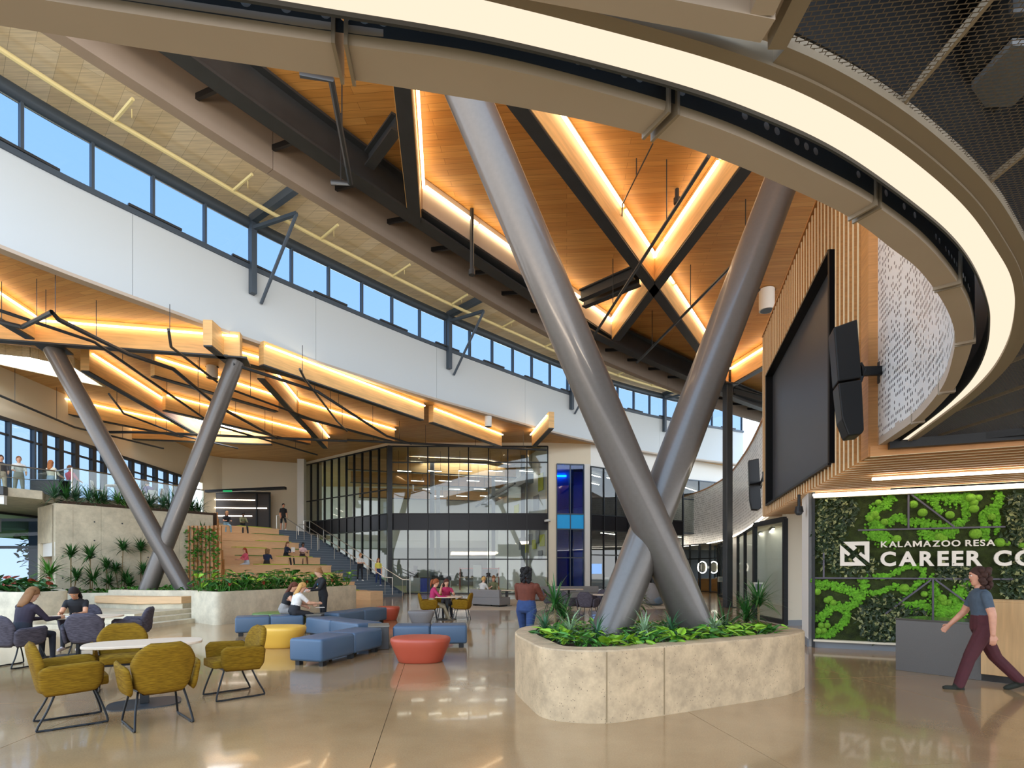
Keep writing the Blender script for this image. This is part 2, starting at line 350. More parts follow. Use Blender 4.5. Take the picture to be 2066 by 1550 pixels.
# ================================================================ floor
fl = struct(MB().quad((-60, -10, -.012), (60, -10, -.012), (60, 70, -.012), (-60, 70, -.012)).build('floor', 'joint'), 'polished tan concrete floor of the lobby')
fa = math.atan2(.139, 1)
slab = MB().box((0, 0, -.005), (3.333, 3.333, .01)).build('slab', 'floor', fl, local=True)
fn, fd = Vector((math.cos(fa), math.sin(fa), 0)), Vector((-math.sin(fa), math.cos(fa), 0))
first = True
for i in range(-6, 6):
    for j in range(-1, 13):
        p = fn*(-.53+3.34*(i+.5))+fd*(7.3-3.34*2+3.34*(j+.5))
        if abs(p.x) > p.y*1.05+4: continue
        o = slab if first else slab.copy()
        if not first: COL.objects.link(o)
        first = False; o.location = (p.x, p.y, 0); o.rotation_euler = (0, 0, fa)
# ================================================================ clerestory drum
ZB, ZSILL, ZHEAD, ZSOF = 10.0, 12.5, 14.0, 14.45
dimg = [(-420, 320), (-200, 412), (0, 493), (102, 537), (237, 585), (424, 654), (508, 685), (646, 730), (850, 795), (1016, 842), (1111, 869), (1212, 893), (1311, 912), (1400, 925), (1500, 937)]
drum = smoothxy(resample(crom([G(x, y, ZB) for x, y in dimg]), .8), 4); dN = normals2(drum)
dw = struct(thing('wall_clerestory', 'curved white upstand wall under the clerestory windows', 'wall')); del dw['category']
k = 0; cuts = [0]
for i in range(len(drum)): 
    if i-cuts[-1] >= 8: cuts.append(i)
cuts[-1] = len(drum)-1
for a, b in zip(cuts, cuts[1:]):
    P = [p.copy() for p in drum[a:b+1]]; N = dN[a:b+1]
    t = (P[-1]-P[-2]).normalized(); P[-1] = P[-1]-t*.012
    hband(MB(), P, N, 0, .25, ZB, ZSILL).build('wall_panel', 'whitec', dw, smooth=True)
hband(MB(), drum, dN, -.02, .3, ZB-.1, ZB).build('bottom_trim', 'beige', dw, smooth=True)
hband(MB(), drum, dN, .26, .3, ZB, ZSILL).build('backing', 'beiged', dw)
wn = struct(thing('window_1', 'curved band of clerestory windows in blue grey frames', 'window')); del wn['category']
hband(MB(), drum, dN, -.06, .22, ZSILL, ZSILL+.16).build('sill', 'steelb', wn, smooth=True)
hb = MB(); nn = 10
rings = []
for p, n in zip(drum, dN): rings.append([(p.x+n.x*(.05+.17*math.cos(2*math.pi*q/nn)), p.y+n.y*(.05+.17*math.cos(2*math.pi*q/nn)), ZHEAD+.2+.2*math.sin(2*math.pi*q/nn)) for q in range(nn)])
hb.loft(rings).build('head_beam', 'steelb', wn, smooth='all')
dl = [0.]
for i in range(1, len(drum)): dl.append(dl[-1]+(drum[i]-drum[i-1]).length)
def ondrum(s):
    for i in range(len(drum)-1):
        if dl[i+1] >= s: t = (s-dl[i])/(dl[i+1]-dl[i]); return drum[i].lerp(drum[i+1], t), dN[i].lerp(dN[i+1], t).normalized()
    return drum[-1], dN[-1]
def arc_at_px(x):
    return min(((abs(CX+F*ondrum(q*.05)[0].x/ondrum(q*.05)[0].y-x), q*.05) for q in range(int(dl[-1]/.05))))[1]
s0 = arc_at_px(46) % 1.6; marks = []
while s0 < dl[-1]: marks.append(s0); s0 += 1.6
for j, s in enumerate(marks):
    p, n = ondrum(s); a = math.atan2(n.y, n.x)
    MB().box((p.x+n.x*.06, p.y+n.y*.06, (ZSILL+ZHEAD)/2+.08), (.16, .075, ZHEAD-ZSILL), a).build('mullion', 'steelb', wn)
    if j+1 < len(marks):
        q, n2 = ondrum(marks[j+1])
        MB().bar((p.x+n.x*.1, p.y+n.y*.1, 13.3), (q.x+n2.x*.1, q.y+n2.y*.1, 13.3), .012, 1.4).build('pane', 'gwin', wn)
        if j % 2 == 1:
            m1 = p.lerp(q, .55)
            MB().bar((m1.x-n.x*.05, m1.y-n.y*.05, ZSILL+.2), (q.x+(q-p).x*.5-n.x*.05, q.y+(q-p).y*.5-n.y*.05, ZSILL+.2), .1, .07).build('vent_bar', 'steel', wn)
for lab, px in (('nearest of the steel bracing frames on the white clerestory wall', 507), ('second steel bracing frame on the white clerestory wall', 903), ('steel bracing frame half hidden behind the big crossed column', 1151), ('farthest steel bracing frame on the clerestory wall', 1338)):
    p, n = ondrum(arc_at_px(px)); b = thing('bracing_frame', lab, 'bracing', (p.x, p.y, 11.4), group='bracing frames on the clerestory wall')
    f = lambda d, z: (p.x+n.x*d, p.y+n.y*d, z)
    a = math.atan2(n.y, n.x)
    MB().box(f(-.12, 12.9), (.22, .2, 2.6), a).build('post', 'steelb', b)
    t = Vector((-n.y, n.x, 0))*-1
    e = Vector(f(-2.1, 14.0))+t*.5
    MB().bar(f(-.2, 13.95), e, .12, .12).build('strut', 'steelb', b)
    MB().tube([e, Vector(f(-.05, 11.4))+t*.35], .06).build('diagonal_brace', 'steelb', b, smooth=True)
    MB().bar(f(0, 14.3), f(-3.5, 14.3), .2, .28).build('roof_beam', 'steelb', b)
sf = MB(); strip(sf, off(drum, dN, .8, ZSOF), off(drum, dN, -13, ZSOF)); struct(sf.build('ceiling_monitor', 'pale'), 'pale timber plank soffit over the curved clerestory')
cp = thing('sprinkler_pipe', 'cream sprinkler pipe along the pale clerestory soffit', 'pipe', tuple(drum[10]))
MB().tube(off(drum, dN, -1.25, 14.12), .07, 8).build('main_pipe', 'ypipe', cp, smooth=True)
s = 2.0
while s < dl[-1]-1:
    p, n = ondrum(s)
    MB().tube([(p.x-n.x*1.25, p.y-n.y*1.25, 14.12), (p.x-n.x*2.4, p.y-n.y*2.4, 14.2)], .05, 6).build('branch_pipe', 'ypipe', cp)
    MB().tube([(p.x-n.x*1.25+.5, p.y-n.y*1.25, 14.2), (p.x-n.x*1.25+.5, p.y-n.y*1.25, 14.45)], .015, 5).build('hanger', 'ypipe', cp); s += 3.4
# ================================================================ near roof: fascia band, deck, girder, beams
ZG, ZD = 9.3, 10.35
bimg = [(-420, -260), (-150, -75), (88, 68), (203, 138), (339, 228), (474, 315), (603, 390), (700, 449), (786, 500), (921, 579), (1009, 630), (1114, 687), (1219, 736), (1350, 788), (1444, 826), (1525, 851), (1590, 868)]
bg_ = smoothxy(resample(crom([G(x, y, ZG) for x, y in bimg]), .7), 4); bN = normals2(bg_)
fb = struct(thing('trim_1', 'curved beige fascia band at the edge of the near timber roof', 'trim')); del fb['category']
st = 0
while st < len(bg_)-1:
    en = min(st+8, len(bg_)-1); P = [p.copy() for p in bg_[st:en+1]]; P[-1] -= (P[-1]-P[-2]).normalized()*.012
    hband(MB(), P, bN[st:en+1], -.22, 0, ZG, ZD+.1).build('fascia_panel', 'fasc', fb, smooth=True); st = en
gird = smoothxy(off(bg_, bN, -1.05), 2)
gb = thing('ring_girder', 'dark curved steel girder inside the beige fascia band', 'girder', tuple(gird[8]))
hband(MB(), gird, bN, -.16, .16, 9.45, 9.5).build('bottom_flange', 'steel', gb, smooth=True)
hband(MB(), gird, bN, -.02, .02, 9.5, 10.2).build('web_plate', 'steel', gb, smooth=True)
hband(MB(), gird, bN, -.16, .16, 10.15, 10.2).build('top_flange', 'steel', gb, smooth=True)
for i in range(4, len(bg_), 2):
    p, n = bg_[i], bN[i]
    MB().bar((p.x-n.x*1.0, p.y-n.y*1.0, 9.5), (p.x-n.x*.2, p.y-n.y*.2, 9.72), .06, .1).build('outrigger', 'black', gb)
dk = [(p.x, p.y, ZD) for p in off(bg_, bN, -.1)]+[(40, bg_[-1].y, ZD), (40, 4.5, ZD), (-10, 4.5, ZD)]
me = MB(); me.add(dk, [tuple(range(len(dk)))]); struct(me.build('ceiling', 'deck'), 'orange timber plank ceiling above the crossed column')
def beam(name, lab, a, b, zl=10.1, ztop=10.33, depth=.85, wd=.3, e0=0., e1=0., face='beam', led=True, grp=None, gaps=(), plate=True, dled=.06):
    A, B = G(a[0], a[1], zl), G(b[0], b[1], zl); d = (B-A); L = d.length; d /= L; A = A-d*e0; B = B+d*e1
    n = Vector((-d.y, d.x, 0))
    if n.dot((A+B)/2) < 0: n = -n
    t = thing(name, lab, 'beam', ((A.x+B.x)/2, (A.y+B.y)/2, ztop-depth), group=grp)
    zb = ztop-depth
    MB().bar((A.x+n.x*wd/2, A.y+n.y*wd/2, (ztop+zb)/2), (B.x+n.x*wd/2, B.y+n.y*wd/2, (ztop+zb)/2), wd, depth).build('timber' if face == 'beam' else 'web_plate', face, t)
    if plate: MB().bar((A.x+n.x*wd/2, A.y+n.y*wd/2, zb-.02), (B.x+n.x*wd/2, B.y+n.y*wd/2, zb-.02), wd-.03, .05).build('steel_plate', 'steel', t)
    if led:
        q0 = 0.
        for g0 in list(gaps)+[1.]:
            s_, e_ = A.lerp(B, q0+.004), A.lerp(B, g0-.004); q0 = g0
            MB().bar((s_.x-n.x*dled, s_.y-n.y*dled, zl), (e_.x-n.x*dled, e_.y-n.y*dled, zl), .06, .05).build('led_strip', 'led', t)
    return t
GN = 'timber beams of the near roof'
beam('roof_beam', 'short roof beam ending in mid air left of the crossed column', (836, 182), (849, 372), e0=3, e1=.35, grp=GN)
beam('roof_beam', 'grey steel roof beam lit along its top, behind the crossed column', (853, 378), (1232, 648), e1=.3, face='beige', grp=GN, gaps=(.2, .4, .6, .8), depth=.7)
beam('roof_beam', 'long diagonal roof beam running down to the slim post', (1130, 235), (1470, 745), e0=5, grp=GN, gaps=(.2, .4, .6, .8))
beam('roof_beam', 'roof beam crossing the long diagonal one above the column fork', (1455, 325), (1240, 640), e0=4, e1=.3, grp=GN, gaps=(.35, .6))
beam('roof_beam', 'roof beam from the slim post to the slatted screen box', (1475, 745), (1563, 690), e1=4, grp=GN)
for lab, a, b in (('upper dark steel tie between girder and beams', (1172, 598), (1278, 552)), ('lower dark steel tie between girder and beams', (1178, 612), (1290, 566)), ('dark steel tie beside the short roof beam', (745, 325), (800, 250)), ('dark steel tie right of the slim post', (1480, 790), (1560, 812))):
    t = thing('steel_tie', lab, 'tie beam', tuple(G(*a, 9.8))); A, B = G(*a, 9.8), G(*b, 9.8)
    for z_, h_ in ((9.68, .04), (9.96, .04)): MB().bar((A.x, A.y, z_), (B.x, B.y, z_), .2, h_).build('flange', 'steel', t)
    MB().bar((A.x, A.y, 9.82), (B.x, B.y, 9.82), .03, .26).build('web_plate', 'steel', t)
pp = G(1468, 1226); t = thing('post', 'slim dark grey steel post in front of the white balcony', 'post', tuple(pp))
MB().box((pp.x, pp.y, 4.75), (.3, .3, 9.5), .3).build('shaft', 'steel', t, bevel=.03); MB().box((pp.x, pp.y, .015), (.5, .5, .03), .3).build('base_plate', 'steel', t); MB().box((pp.x, pp.y, 9.45), (.6, .6, .06), .3).build('cap_plate', 'steel', t)
GP = 'sprinkler pipes under the roof'
def pipe_on(lab, img, z=9.1, r=.045, hang=None, zt=10.33):
    P = [G(x, y, z) for x, y in img]; t = thing('ceiling_pipe', lab, 'pipe', tuple(P[0]), group=GP)
    MB().tube(P, r, 7).build('pipe_run', 'pipe', t, smooth=True)
    L = 0
    for a, b in zip(P, P[1:]):
        n_ = max(1, int((b-a).length/2.6))
        for q in range(n_):
            c = a.lerp(b, (q+.5)/n_); MB().tube([c, (c.x, c.y, zt)], .012, 4).build('hanger', 'pipe', t)
    return t
pipe_on('bent dark pipe hanging over the clerestory side of the near roof', [(605, 150), (668, 160), (707, 370), (668, 368)], 9.0, .05)
pipe_on('long dark pipe crossing both lit beams left to right', [(1430, 315), (1200, 675)], 9.0, .04)
pipe_on('dark pipe from the crossed column toward the slim post', [(1580, 430), (1285, 732)], 9.1, .04)
pipe_on('thin conduit dropping to the crossing of two beams', [(1317, 290), (1256, 412), (1253, 500), (1330, 588)], 9.95, .015)
for x, y0, y1, Y, lab in ((958, 345, 545, 13.2, 'vertical pipe drop left of the crossed column'), (1372, 325, 400, 12.5, 'short pipe drop between the two lit beams')):
    a, b = D(x, y0, Y), D(x-6, y1, Y); t = thing('pipe_drop', lab, 'pipe', tuple(b)); MB().tube([(b.x, b.y, 10.33), b], .05, 7).build('pipe_run', 'pipe', t, smooth=True)
    MB().tube([b, (b.x, b.y, b.z-.12)], .08, 8).build('end_fitting', 'pipe', t)
def pendant(lab, x, y, Y, r, h, zt):
    c = D(x, y, Y); t = thing('cylinder_pendant', lab, 'pendant', tuple(c), group='white cylinder pendants')
    MB().tube([c+Vector((0, 0, h/2)), c-Vector((0, 0, h/2))], r, 20).build('housing', 'white', t, smooth=True)
    MB().tube([c-Vector((0, 0, h/2+.01)), c-Vector((0, 0, h/2-.03))], r*.82, 16).build('louvre', 'steel', t)
    MB().tube([c+Vector((0, 0, h/2)), (c.x, c.y, zt)], .025, 6).build('stem', 'pipe', t)
    MB().box((c.x, c.y, zt-.03), (.5, .1, .05)).build('mounting', 'steel', t)
pendant('white cylinder pendant right of the crossed column', 1547, 606, 17.0, .23, .65, ZD)
pendant('white cylinder pendant beside the far crossed column', 428, 750, 22.5, .22, .55, 10)
pendant('white cylinder pendant near the glass room', 985, 851, 29.5, .19, .55, 10)
# ================================================================ outer roof
od = MB(); strip(od, off(drum, dN, .28, ZB), [Vector((p.x+n.x*k_, p.y+n.y*k_, ZB)) for p, n, k_ in ((p, n, min(60, (-23.4-p.x)/n.x if n.x < -.01 else 60)) for p, n in zip(drum, dN))])
struct(od.build('ceiling_outer', 'deck2'), 'timber plank ceiling beyond the clerestory')
GO = 'timber beams of the outer roof'
def ob(lab, a, b, **k): return beam('roof_beam', lab, a, b, zl=9.8, ztop=9.99, grp=GO, dled=.09, **k)
ob('wide roof beam carried by the far crossed column', (83, 649), (484, 681), e0=6)
ob('roof beam from the far column top to the clerestory', (484, 712), (640, 755), depth=.5)
ob('roof beam at the left edge above the far crossed column', (-150, 497), (71, 642), e0=2)
ob('short roof beam meeting the clerestory left of the bracing', (428, 657), (478, 702), led=False)
ob('roof beam running back from the left arm of the far column', (180, 713), (312, 796), e1=6)
ob('roof beam running back past the round pendant', (312, 722), (562, 801))
ob('roof beam passing behind the right arm of the far column', (334, 798), (627, 873))
ob('long low roof beam behind the left arm of the far column', (25, 783), (371, 857), e0=3)
ob('roof beam above the left window wall', (90, 817), (166, 849), e0=5, e1=1)
ob('roof beam seen level behind the left column arm', (207, 859), (325, 864), e0=2, e1=6)
ob('small far roof beam above the balcony guard', (271, 895), (313, 912), e0=2)
ob('far roof beam left of the stair wall', (324, 915), (545, 951))
ob('diagonal roof beam right of the far crossed column', (557, 757), (640, 857), e0=1.5, e1=3)
ob('roof beam reaching the white wall over the glass room', (603, 810), (784, 864), e1=.5)
ob('roof beam emerging from the clerestory over the stairs', (667, 749), (850, 818), e0=3, e1=.2)
ob('roof beam between the stairs and the glass room pendant', (874, 825), (1007, 876), e1=.3)
ob('short roof beam under the clerestory by the blue glass', (1073, 878), (1090, 858), e1=2)
for i, (lab, poly) in enumerate((('white triangular skylight behind the far crossed column', [(-60, 690), (61, 703), (149, 724), (212, 766), (102, 742), (-60, 705)]), ('white wedge skylight between the arms of the far column', [(340, 812), (420, 832), (560, 873), (470, 875), (405, 868), (355, 835)]))):
    P = [G(x, y, 9.95) for x, y in poly]; t = thing('skylight', lab, 'skylight', tuple(P[0]), group='roof skylights')
    me = MB(); me.add(P, [tuple(range(len(P)))]); me.build('glazing', 'sky', t)
    for a, b in zip(P, P[1:]+P[:1]): MB().bar((a.x, a.y, 9.8), (b.x, b.y, 9.8), .08, .38).build('curb', 'pale', t)
for lab, img, z, r in (('dark pipe from the upper left over the far column', [(-20, 620), (190, 690), (430, 857), (640, 918)], 8.9, .05), ('thick elbow pipe above the left arm of the far column', [(-40, 640), (45, 660), (105, 630), (118, 645), (260, 715), (350, 745), (440, 820), (560, 885)], 8.8, .07),
        ('dark pipe through the arms of the far column', [(120, 872), (280, 872), (700, 890)], 8.8, .07), ('pipe in front of the white wall above the glass room', [(700, 888), (1103, 908)], 8.9, .07), ('pipe sloping to the clerestory right of the far column', [(470, 735), (640, 790), (780, 880), (830, 896)], 8.9, .06),
        ('pipe by the round pendant', [(340, 665), (345, 700), (450, 780), (640, 850)], 8.9, .045), ('branch pipe low on the left', [(220, 795), (250, 835), (370, 880), (480, 905)], 8.8, .045), ('branch pipe over the balcony', [(-20, 790), (150, 862), (330, 905)], 8.5, .05), ('branch pipe right of the diagonal beam', [(605, 745), (615, 765), (680, 850), (700, 870)], 8.9, .045)):
    pipe_on(lab, img, z, r, zt=9.98)
# ================================================================ crossed columns
def xcolumn(lab, bl, br, tl, tr, dia, z0, ztop):
    """two crossed round legs; bl,br = lower ends, tl,tr = points on the upper arms (tl continues br)"""
    t = thing('crossed_column', lab, 'column', ((bl.x+br.x)/2, (bl.y+br.y)/2, z0), group='crossed columns')
    for nm, a, b in (('left_arm', br, tl), ('right_arm', bl, tr)):
        d = b-a; lo = a+d*((z0-a.z)/d.z); hi = a+d*((ztop-a.z)/d.z); c = None
        MB().tube([lo, hi], dia/2, 40).build('tube', 'tube', t, smooth=True)
        MB().box((hi.x, hi.y, ztop+.03), (dia*1.5, dia*1.5, .06), .3).build('cap_plate', 'steel', t)
    return t
xcolumn('large grey crossed steel column rising from the front planter', D(1236, 1262, 7.5), D(1400, 1262, 7.7), D(945, 195, 6.9), D(1576, 365, 8.55), .53, .45, 9.42)
xcolumn('grey crossed steel column in the planter by the concrete wall', D(302, 1180, 18.8), D(367, 1180, 18.9), D(107, 705, 18.55), D(474, 735, 19.6), .56, .5, 9.1)
# ================================================================ near ring soffit
ZR = 3.35
E1 = [(-420, -5), (-200, 22), (0, 52), (135, 73), (339, 106), (698, 159), (901, 192), (1058, 218), (1294, 269), (1457, 322), (1535, 354), (1691, 425), (1756, 467), (1806, 508), (1840, 530), (1874, 568), (1908, 619), (1925, 663), (1927, 690), (1923, 717), (1908, 768), (1884, 805), (1847, 846), (1806, 876), (1756, 910)]
E2 = [(-420, -90), (-200, -55), (112, 0), (640, 78), (719, 89), (989, 126), (1304, 207), (1366, 227), (1501, 274), (1732, 388), (1756, 403), (1840, 462), (1881, 500), (1928, 558), (1956, 608), (1966, 650), (1964, 693), (1942, 757), (1922, 791), (1854, 857), (1770, 910)]
E3 = [(-420, -140), (-100, -95), (515, 0), (650, 23), (989, 80), (1350, 170), (1535, 234), (1705, 315), (1874, 437), (1939, 500), (1976, 561), (1996, 622), (1998, 649), (1993, 697), (1973, 747), (1942, 788), (1891, 835), (1813, 893)]
E4 = [(-420, -230), (0, -165), (700, -65), (1009, 0), (1350, 88), (1478, 127), (1637, 190), (1806, 291), (1942, 407), (2010, 500), (2040, 554), (2048, 602), (2045, 642), (2033, 690), (2003, 744), (1959, 791), (1908, 832), (1826, 893)]
NR = 220
def ringc(E, z=ZR, it=10): return smoothxy(resample(crom([G(x, y, z) for x, y in E], 10), n=NR), it)
c1, c2, c3, c4 = ringc(E1), ringc(E2), ringc(E3), ringc(E4)
n1, n2, n3, n4 = map(normals2, (c1, c2, c3, c4))     # normals point toward the open hall
rg = thing('ring_soffit', 'curved beige soffit ring with a glowing light band overhead', 'ceiling ring', (c4[NR//2].x, c4[NR//2].y, ZR))
def pxcut(C, px, py):
    return min(range(len(C)), key=lambda i: (CX+F*C[i].x/C[i].y-px)**2+(HY-F*(C[i].z-CZ)/C[i].y-py)**2)
segs = [0]+[pxcut(c1, x, y) for x, y in ((700, 160), (1302, 271), (1712, 437), (1884, 580), (1927, 695), (1893, 792), (1838, 853))]+[NR]
for a, b in zip(segs, segs[1:]):
    A = [p.copy() for p in c1[a:b+1]]; m = len(A); B = []
    for i in range(m):      # matching point on c2: closest
        q = min(range(max(0, a+i-30), min(NR, a+i+30)+1), key=lambda j: (c2[j]-A[i]).length); B.append(c2[q].copy())
    B = smoothxy(B, 8)
    if m > 3:
        for Q in (A, B): Q[0] += (Q[1]-Q[0]).normalized()*.02; Q[-1] -= (Q[-1]-Q[-2]).normalized()*.02
    prof = [(0, .14), (0, 0), (.94, 0), (.985, .012), (1, .035), (1, .06), (.8, .14)]
    rings = [[A[i].lerp(B[i], u)+Vector((0, 0, z)) for u, z in prof] for i in range(m)]
    MB().loft(rings).build('channel', 'beige', rg, smooth=True)
    for Q, R in ((A[0], B[0]), (A[-1], B[-1])):
        Q2 = Q.lerp(R, -.02); MB().bar((Q2.x, Q2.y, ZR+.08), (R.x+(R.x-Q.x)*.1, R.y+(R.y-Q.y)*.1, ZR+.08), .012, .2).build('splice_fin', 'beiged', rg)
# perforated web plate above the outer channel edge
wb = MB(); zl, zh = ZR+.03, ZR+.34; s = 0.; Lc = [0.]
for i in range(1, NR+1): Lc.append(Lc[-1]+(c2[i]-c2[i-1]).length)
def onc2(s):
    import bisect
    i = min(NR-1, max(0, bisect.bisect(Lc, s)-1)); t = (s-Lc[i])/max(1e-9, Lc[i+1]-Lc[i]); return c2[i].lerp(c2[i+1], t)
cw = .062; nc = int(Lc[-1]/cw); rr = .0165
for k in range(nc):
    a, b = k*cw, (k+1)*cw; A, B = onc2(a), onc2(b); zc = ZR+.085
    up = Vector((0, 0, 1)); d = B-A
    wb.quad(A+up*(zl-ZR), B+up*(zl-ZR), B+up*(zc-.031-ZR), A+up*(zc-.031-ZR)); wb.quad(A+up*(zc+.031-ZR), B+up*(zc+.031-ZR), B+up*(zh-ZR), A+up*(zh-ZR))
    if random.random() < .5:
        C = (A+B)/2; o = []; h = []
        for q in range(12):
            an = 2*math.pi*q/12+math.pi/4; cx_, cz_ = math.cos(an), math.sin(an); mx_ = max(abs(cx_), abs(cz_))
            o.append(C+d.normalized()*(cx_/mx_*cw/2)+up*(zc-ZR+cz_/mx_*.031)); h.append(C+d.normalized()*cx_*rr+up*(zc-ZR+cz_*rr))
        wb.add(o+h, [(q, (q+1) % 12, 12+(q+1) % 12, 12+q) for q in range(12)])
    else: wb.quad(A+up*(zc-.031-ZR), B+up*(zc-.031-ZR), B+up*(zc+.031-ZR), A+up*(zc+.031-ZR))
wb.build('perforated_web', 'steel', rg)
lsegs = [0]+sorted(pxcut(c3, x, y) for x, y in ((1440, 200), (1900, 462)))+[NR]
for a, b in zip(lsegs, lsegs[1:]):
    A, B = c3[a:b+1], []
    for i in range(a, b+1): B.append(c4[min(range(max(0, i-40), min(NR, i+40)+1), key=lambda j: (c4[j]-c3[i]).length)].copy())
    B = smoothxy(B, 6)
    L1 = MB(); strip(L1, [p+Vector((0, 0, .012)) for p in A], [p+Vector((0, 0, .012)) for p in B]); L1.build('light_lens', 'ring', rg)
hband(MB(), c3, n3, 0, .01, ZR-.004, ZR+.16).build('lens_frame', 'steel', rg, smooth=True)
hband(MB(), c4, n4, -.045, 0, ZR-.012, ZR+.1).build('lens_frame', 'beiged', rg, smooth=True)
strip(MB(), [p+Vector((0, 0, .16)) for p in c3], [p+Vector((0, 0, .16)) for p in c4]).build('light_tray', 'white', rg)
# dark recess step outside the trim, then the ceiling field
c5 = off(c4, n4, -.05); c6 = off(c4, n4, -.075)
def yring(X):
    for i in range(NR):
        if (c6[i].x-X)*(c6[i+1].x-X) <= 0: t = (X-c6[i].x)/(c6[i+1].x-c6[i].x+1e-12); return c6[i].y+(c6[i+1].y-c6[i].y)*t
    return c6[0].y
XE = c6[NR].x-.02; YE = c6[NR].y
fas = G(1830, 893, ZR); fas2 = G(2066, 868, ZR)
def yfar(X):
    return yring(X) if X < XE else fas.y+(fas2.y-fas.y)/(fas2.x-fas.x)*(X-fas.x)
def field(x0, x1, n, z, y0=.3):
    A, B = [], []
    for k in range(n+1):
        X = x0+(x1-x0)*k/n; A.append(Vector((X, min(y0, yfar(X)-.05), z))); B.append(Vector((X, yfar(X), z)))
    return strip(MB(), A, B)
hm = thing('mesh_ceiling', 'expanded metal mesh ceiling panels in taupe frames at upper right', 'ceiling panel', (2.5, 2, ZR+.03))
xs = [.9, 1.5, 2.2, 2.9, 3.6, 4.3, 5.0, 5.7, 6.4, 7.1, 7.8, 8.6, 9.6]
for a, b in zip(xs, xs[1:]):
    field(a+.006, b-.006, 8, ZR+.03).build('mesh_panel', 'mesh', hm)
    MB().bar((a, .3, ZR+.045), (a, yfar(a)-.02, ZR+.045), .014, .03).build('seam_bar', 'beiged', hm)
hband(MB(), c6[60:], n4[60:], -.03, .03, ZR+.0, ZR+.05).build('edge_trim', 'beiged', hm, smooth=True)
MB().bar((.88, .3, ZR+.02), (.88, yfar(.88)-.03, ZR+.02), .06, .08).build('edge_trim', 'beiged', hm)
struct(field(-8, .88, 20, ZR+.03).build('ceiling_soffit', 'beige'), 'plain taupe soffit overhead left of the mesh')
fr = thing('recessed_frame', 'beige rectangular frame around a dark opening at the top edge', 'frame', (.4, 1.6, ZR-.06))
for a, b in (((-.6, 1.46), (.80, 1.706)), ((.76, 1.66), (.76, .5)), ((-.6, 1.42), (-.6, .5))): MB().bar((a[0], a[1], ZR-.02), (b[0], b[1], ZR-.02), .075, .09 if a[1] == 1.46 else .084).build('frame_bar', 'beige', fr)
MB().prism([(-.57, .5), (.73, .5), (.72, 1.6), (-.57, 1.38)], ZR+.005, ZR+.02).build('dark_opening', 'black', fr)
# plenum above the mesh; black walls added to keep it dark
struct(MB().bar(fas+Vector((-.04, .1, .75)), fas2+(fas2-fas).normalized()*6+Vector((0, .15, .75)), .05, 1.6).build('wall_plenum_far', 'black'), 'black closure above the slat soffit')
struct(hband(MB(), c4, n4, -.075, -.06, ZR+.1, 4.9).build('wall_plenum_block', 'black', smooth=True), 'added black wall keeping hall light out of the mesh plenum')
struct(field(.6, 12, 40, 4.9, -.5).build('ceiling_plenum', 'black'), 'black deck above the mesh ceiling')
for i, (x, y, z, sx_, sy_) in enumerate(((1.6, 1.9, 4.1, .5, .35), (2.2, 2.4, 4.0, .45, .5), (3.2, 2.2, 4.3, .4, 1.2))):
    t = thing('air_duct', ('pale duct end behind the mesh beside the frame', 'pale duct end in the middle of the mesh ceiling', 'long duct above the right side of the mesh')[i], 'duct', (x, y, z)); 
    MB().prism([(x-sx_/2, y-sy_/2), (x+sx_/2, y-sy_/2), (x+sx_*.3, y+sy_/2), (x-sx_*.4, y+sy_/2)], z-.2, z+.2).build('duct_body', 'steel', t, bevel=.02); MB().box((x, y, z-.22), (sx_*.6, sy_*.6, .03)).build('flange', 'basegrey', t); MB().tube([(x, y, z+.2), (x, y, 4.9)], .02, 6).build('hanger', 'steel', t)
# ================================================================ slatted screen box
ZS = 3.2; fN, fF = G(1755, 922, ZS), G(1540, 1043, ZS); fv = (fF-fN); fL = fv.length; fv /= fL; fnorm = Vector((-fv.y, fv.x, 0))   # toward the hall (left)
u = Vector((.91, -.41, 0)).normalized(); ZT = 8.6
sb = thing('slat_box', 'slatted timber box holding the big video screen', 'slat screen', tuple(fN))
def fp(t, o=0., z=ZS): return Vector((fN.x, fN.y, z))+fv*(fL*t)+fnorm*o
t0, t1, zs0, zs1 = .2, .905, 3.45, 7.15
NS = 40
MB().bar(fp(0, -.2, (ZS+ZT)/2+.1), fp(1, -.2, (ZS+ZT)/2+.1), .05, ZT-ZS-.1).build('backing_panel', 'slatd', sb)
for i in range(NS+1):
    t = i/NS; p = fp(t); rz = math.atan2(fv.y, fv.x)
    if i <= 1: continue
    wdt = .045
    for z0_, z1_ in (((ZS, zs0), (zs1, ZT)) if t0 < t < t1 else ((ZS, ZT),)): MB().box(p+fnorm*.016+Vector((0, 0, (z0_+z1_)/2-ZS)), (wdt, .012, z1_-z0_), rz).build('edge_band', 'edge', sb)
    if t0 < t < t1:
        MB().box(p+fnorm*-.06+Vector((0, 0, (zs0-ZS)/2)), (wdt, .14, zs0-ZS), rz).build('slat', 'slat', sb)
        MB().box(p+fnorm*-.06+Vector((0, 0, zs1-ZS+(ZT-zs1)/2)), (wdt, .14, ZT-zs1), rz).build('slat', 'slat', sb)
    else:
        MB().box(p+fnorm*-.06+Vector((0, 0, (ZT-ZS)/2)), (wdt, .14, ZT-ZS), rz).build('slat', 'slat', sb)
MB().bar(fp(0, -.06, (ZS+ZT)/2), fp(.034, -.06, (ZS+ZT)/2), .16, ZT-ZS).build('corner_board', 'slat', sb)
MB().bar(fp(0, -.3, ZT+.02), fp(1, -.3, ZT+.02), .7, .04).build('top_board', 'slat', sb)
sc = thing('video_screen', 'large dark grey video screen recessed in the slatted box', 'screen', tuple(fp((t0+t1)/2, 0, zs0)))
MB().bar(fp(t0, -.13, (zs0+zs1)/2), fp(t1, -.13, (zs0+zs1)/2), .03, zs1-zs0).build('display', 'screen', sc)
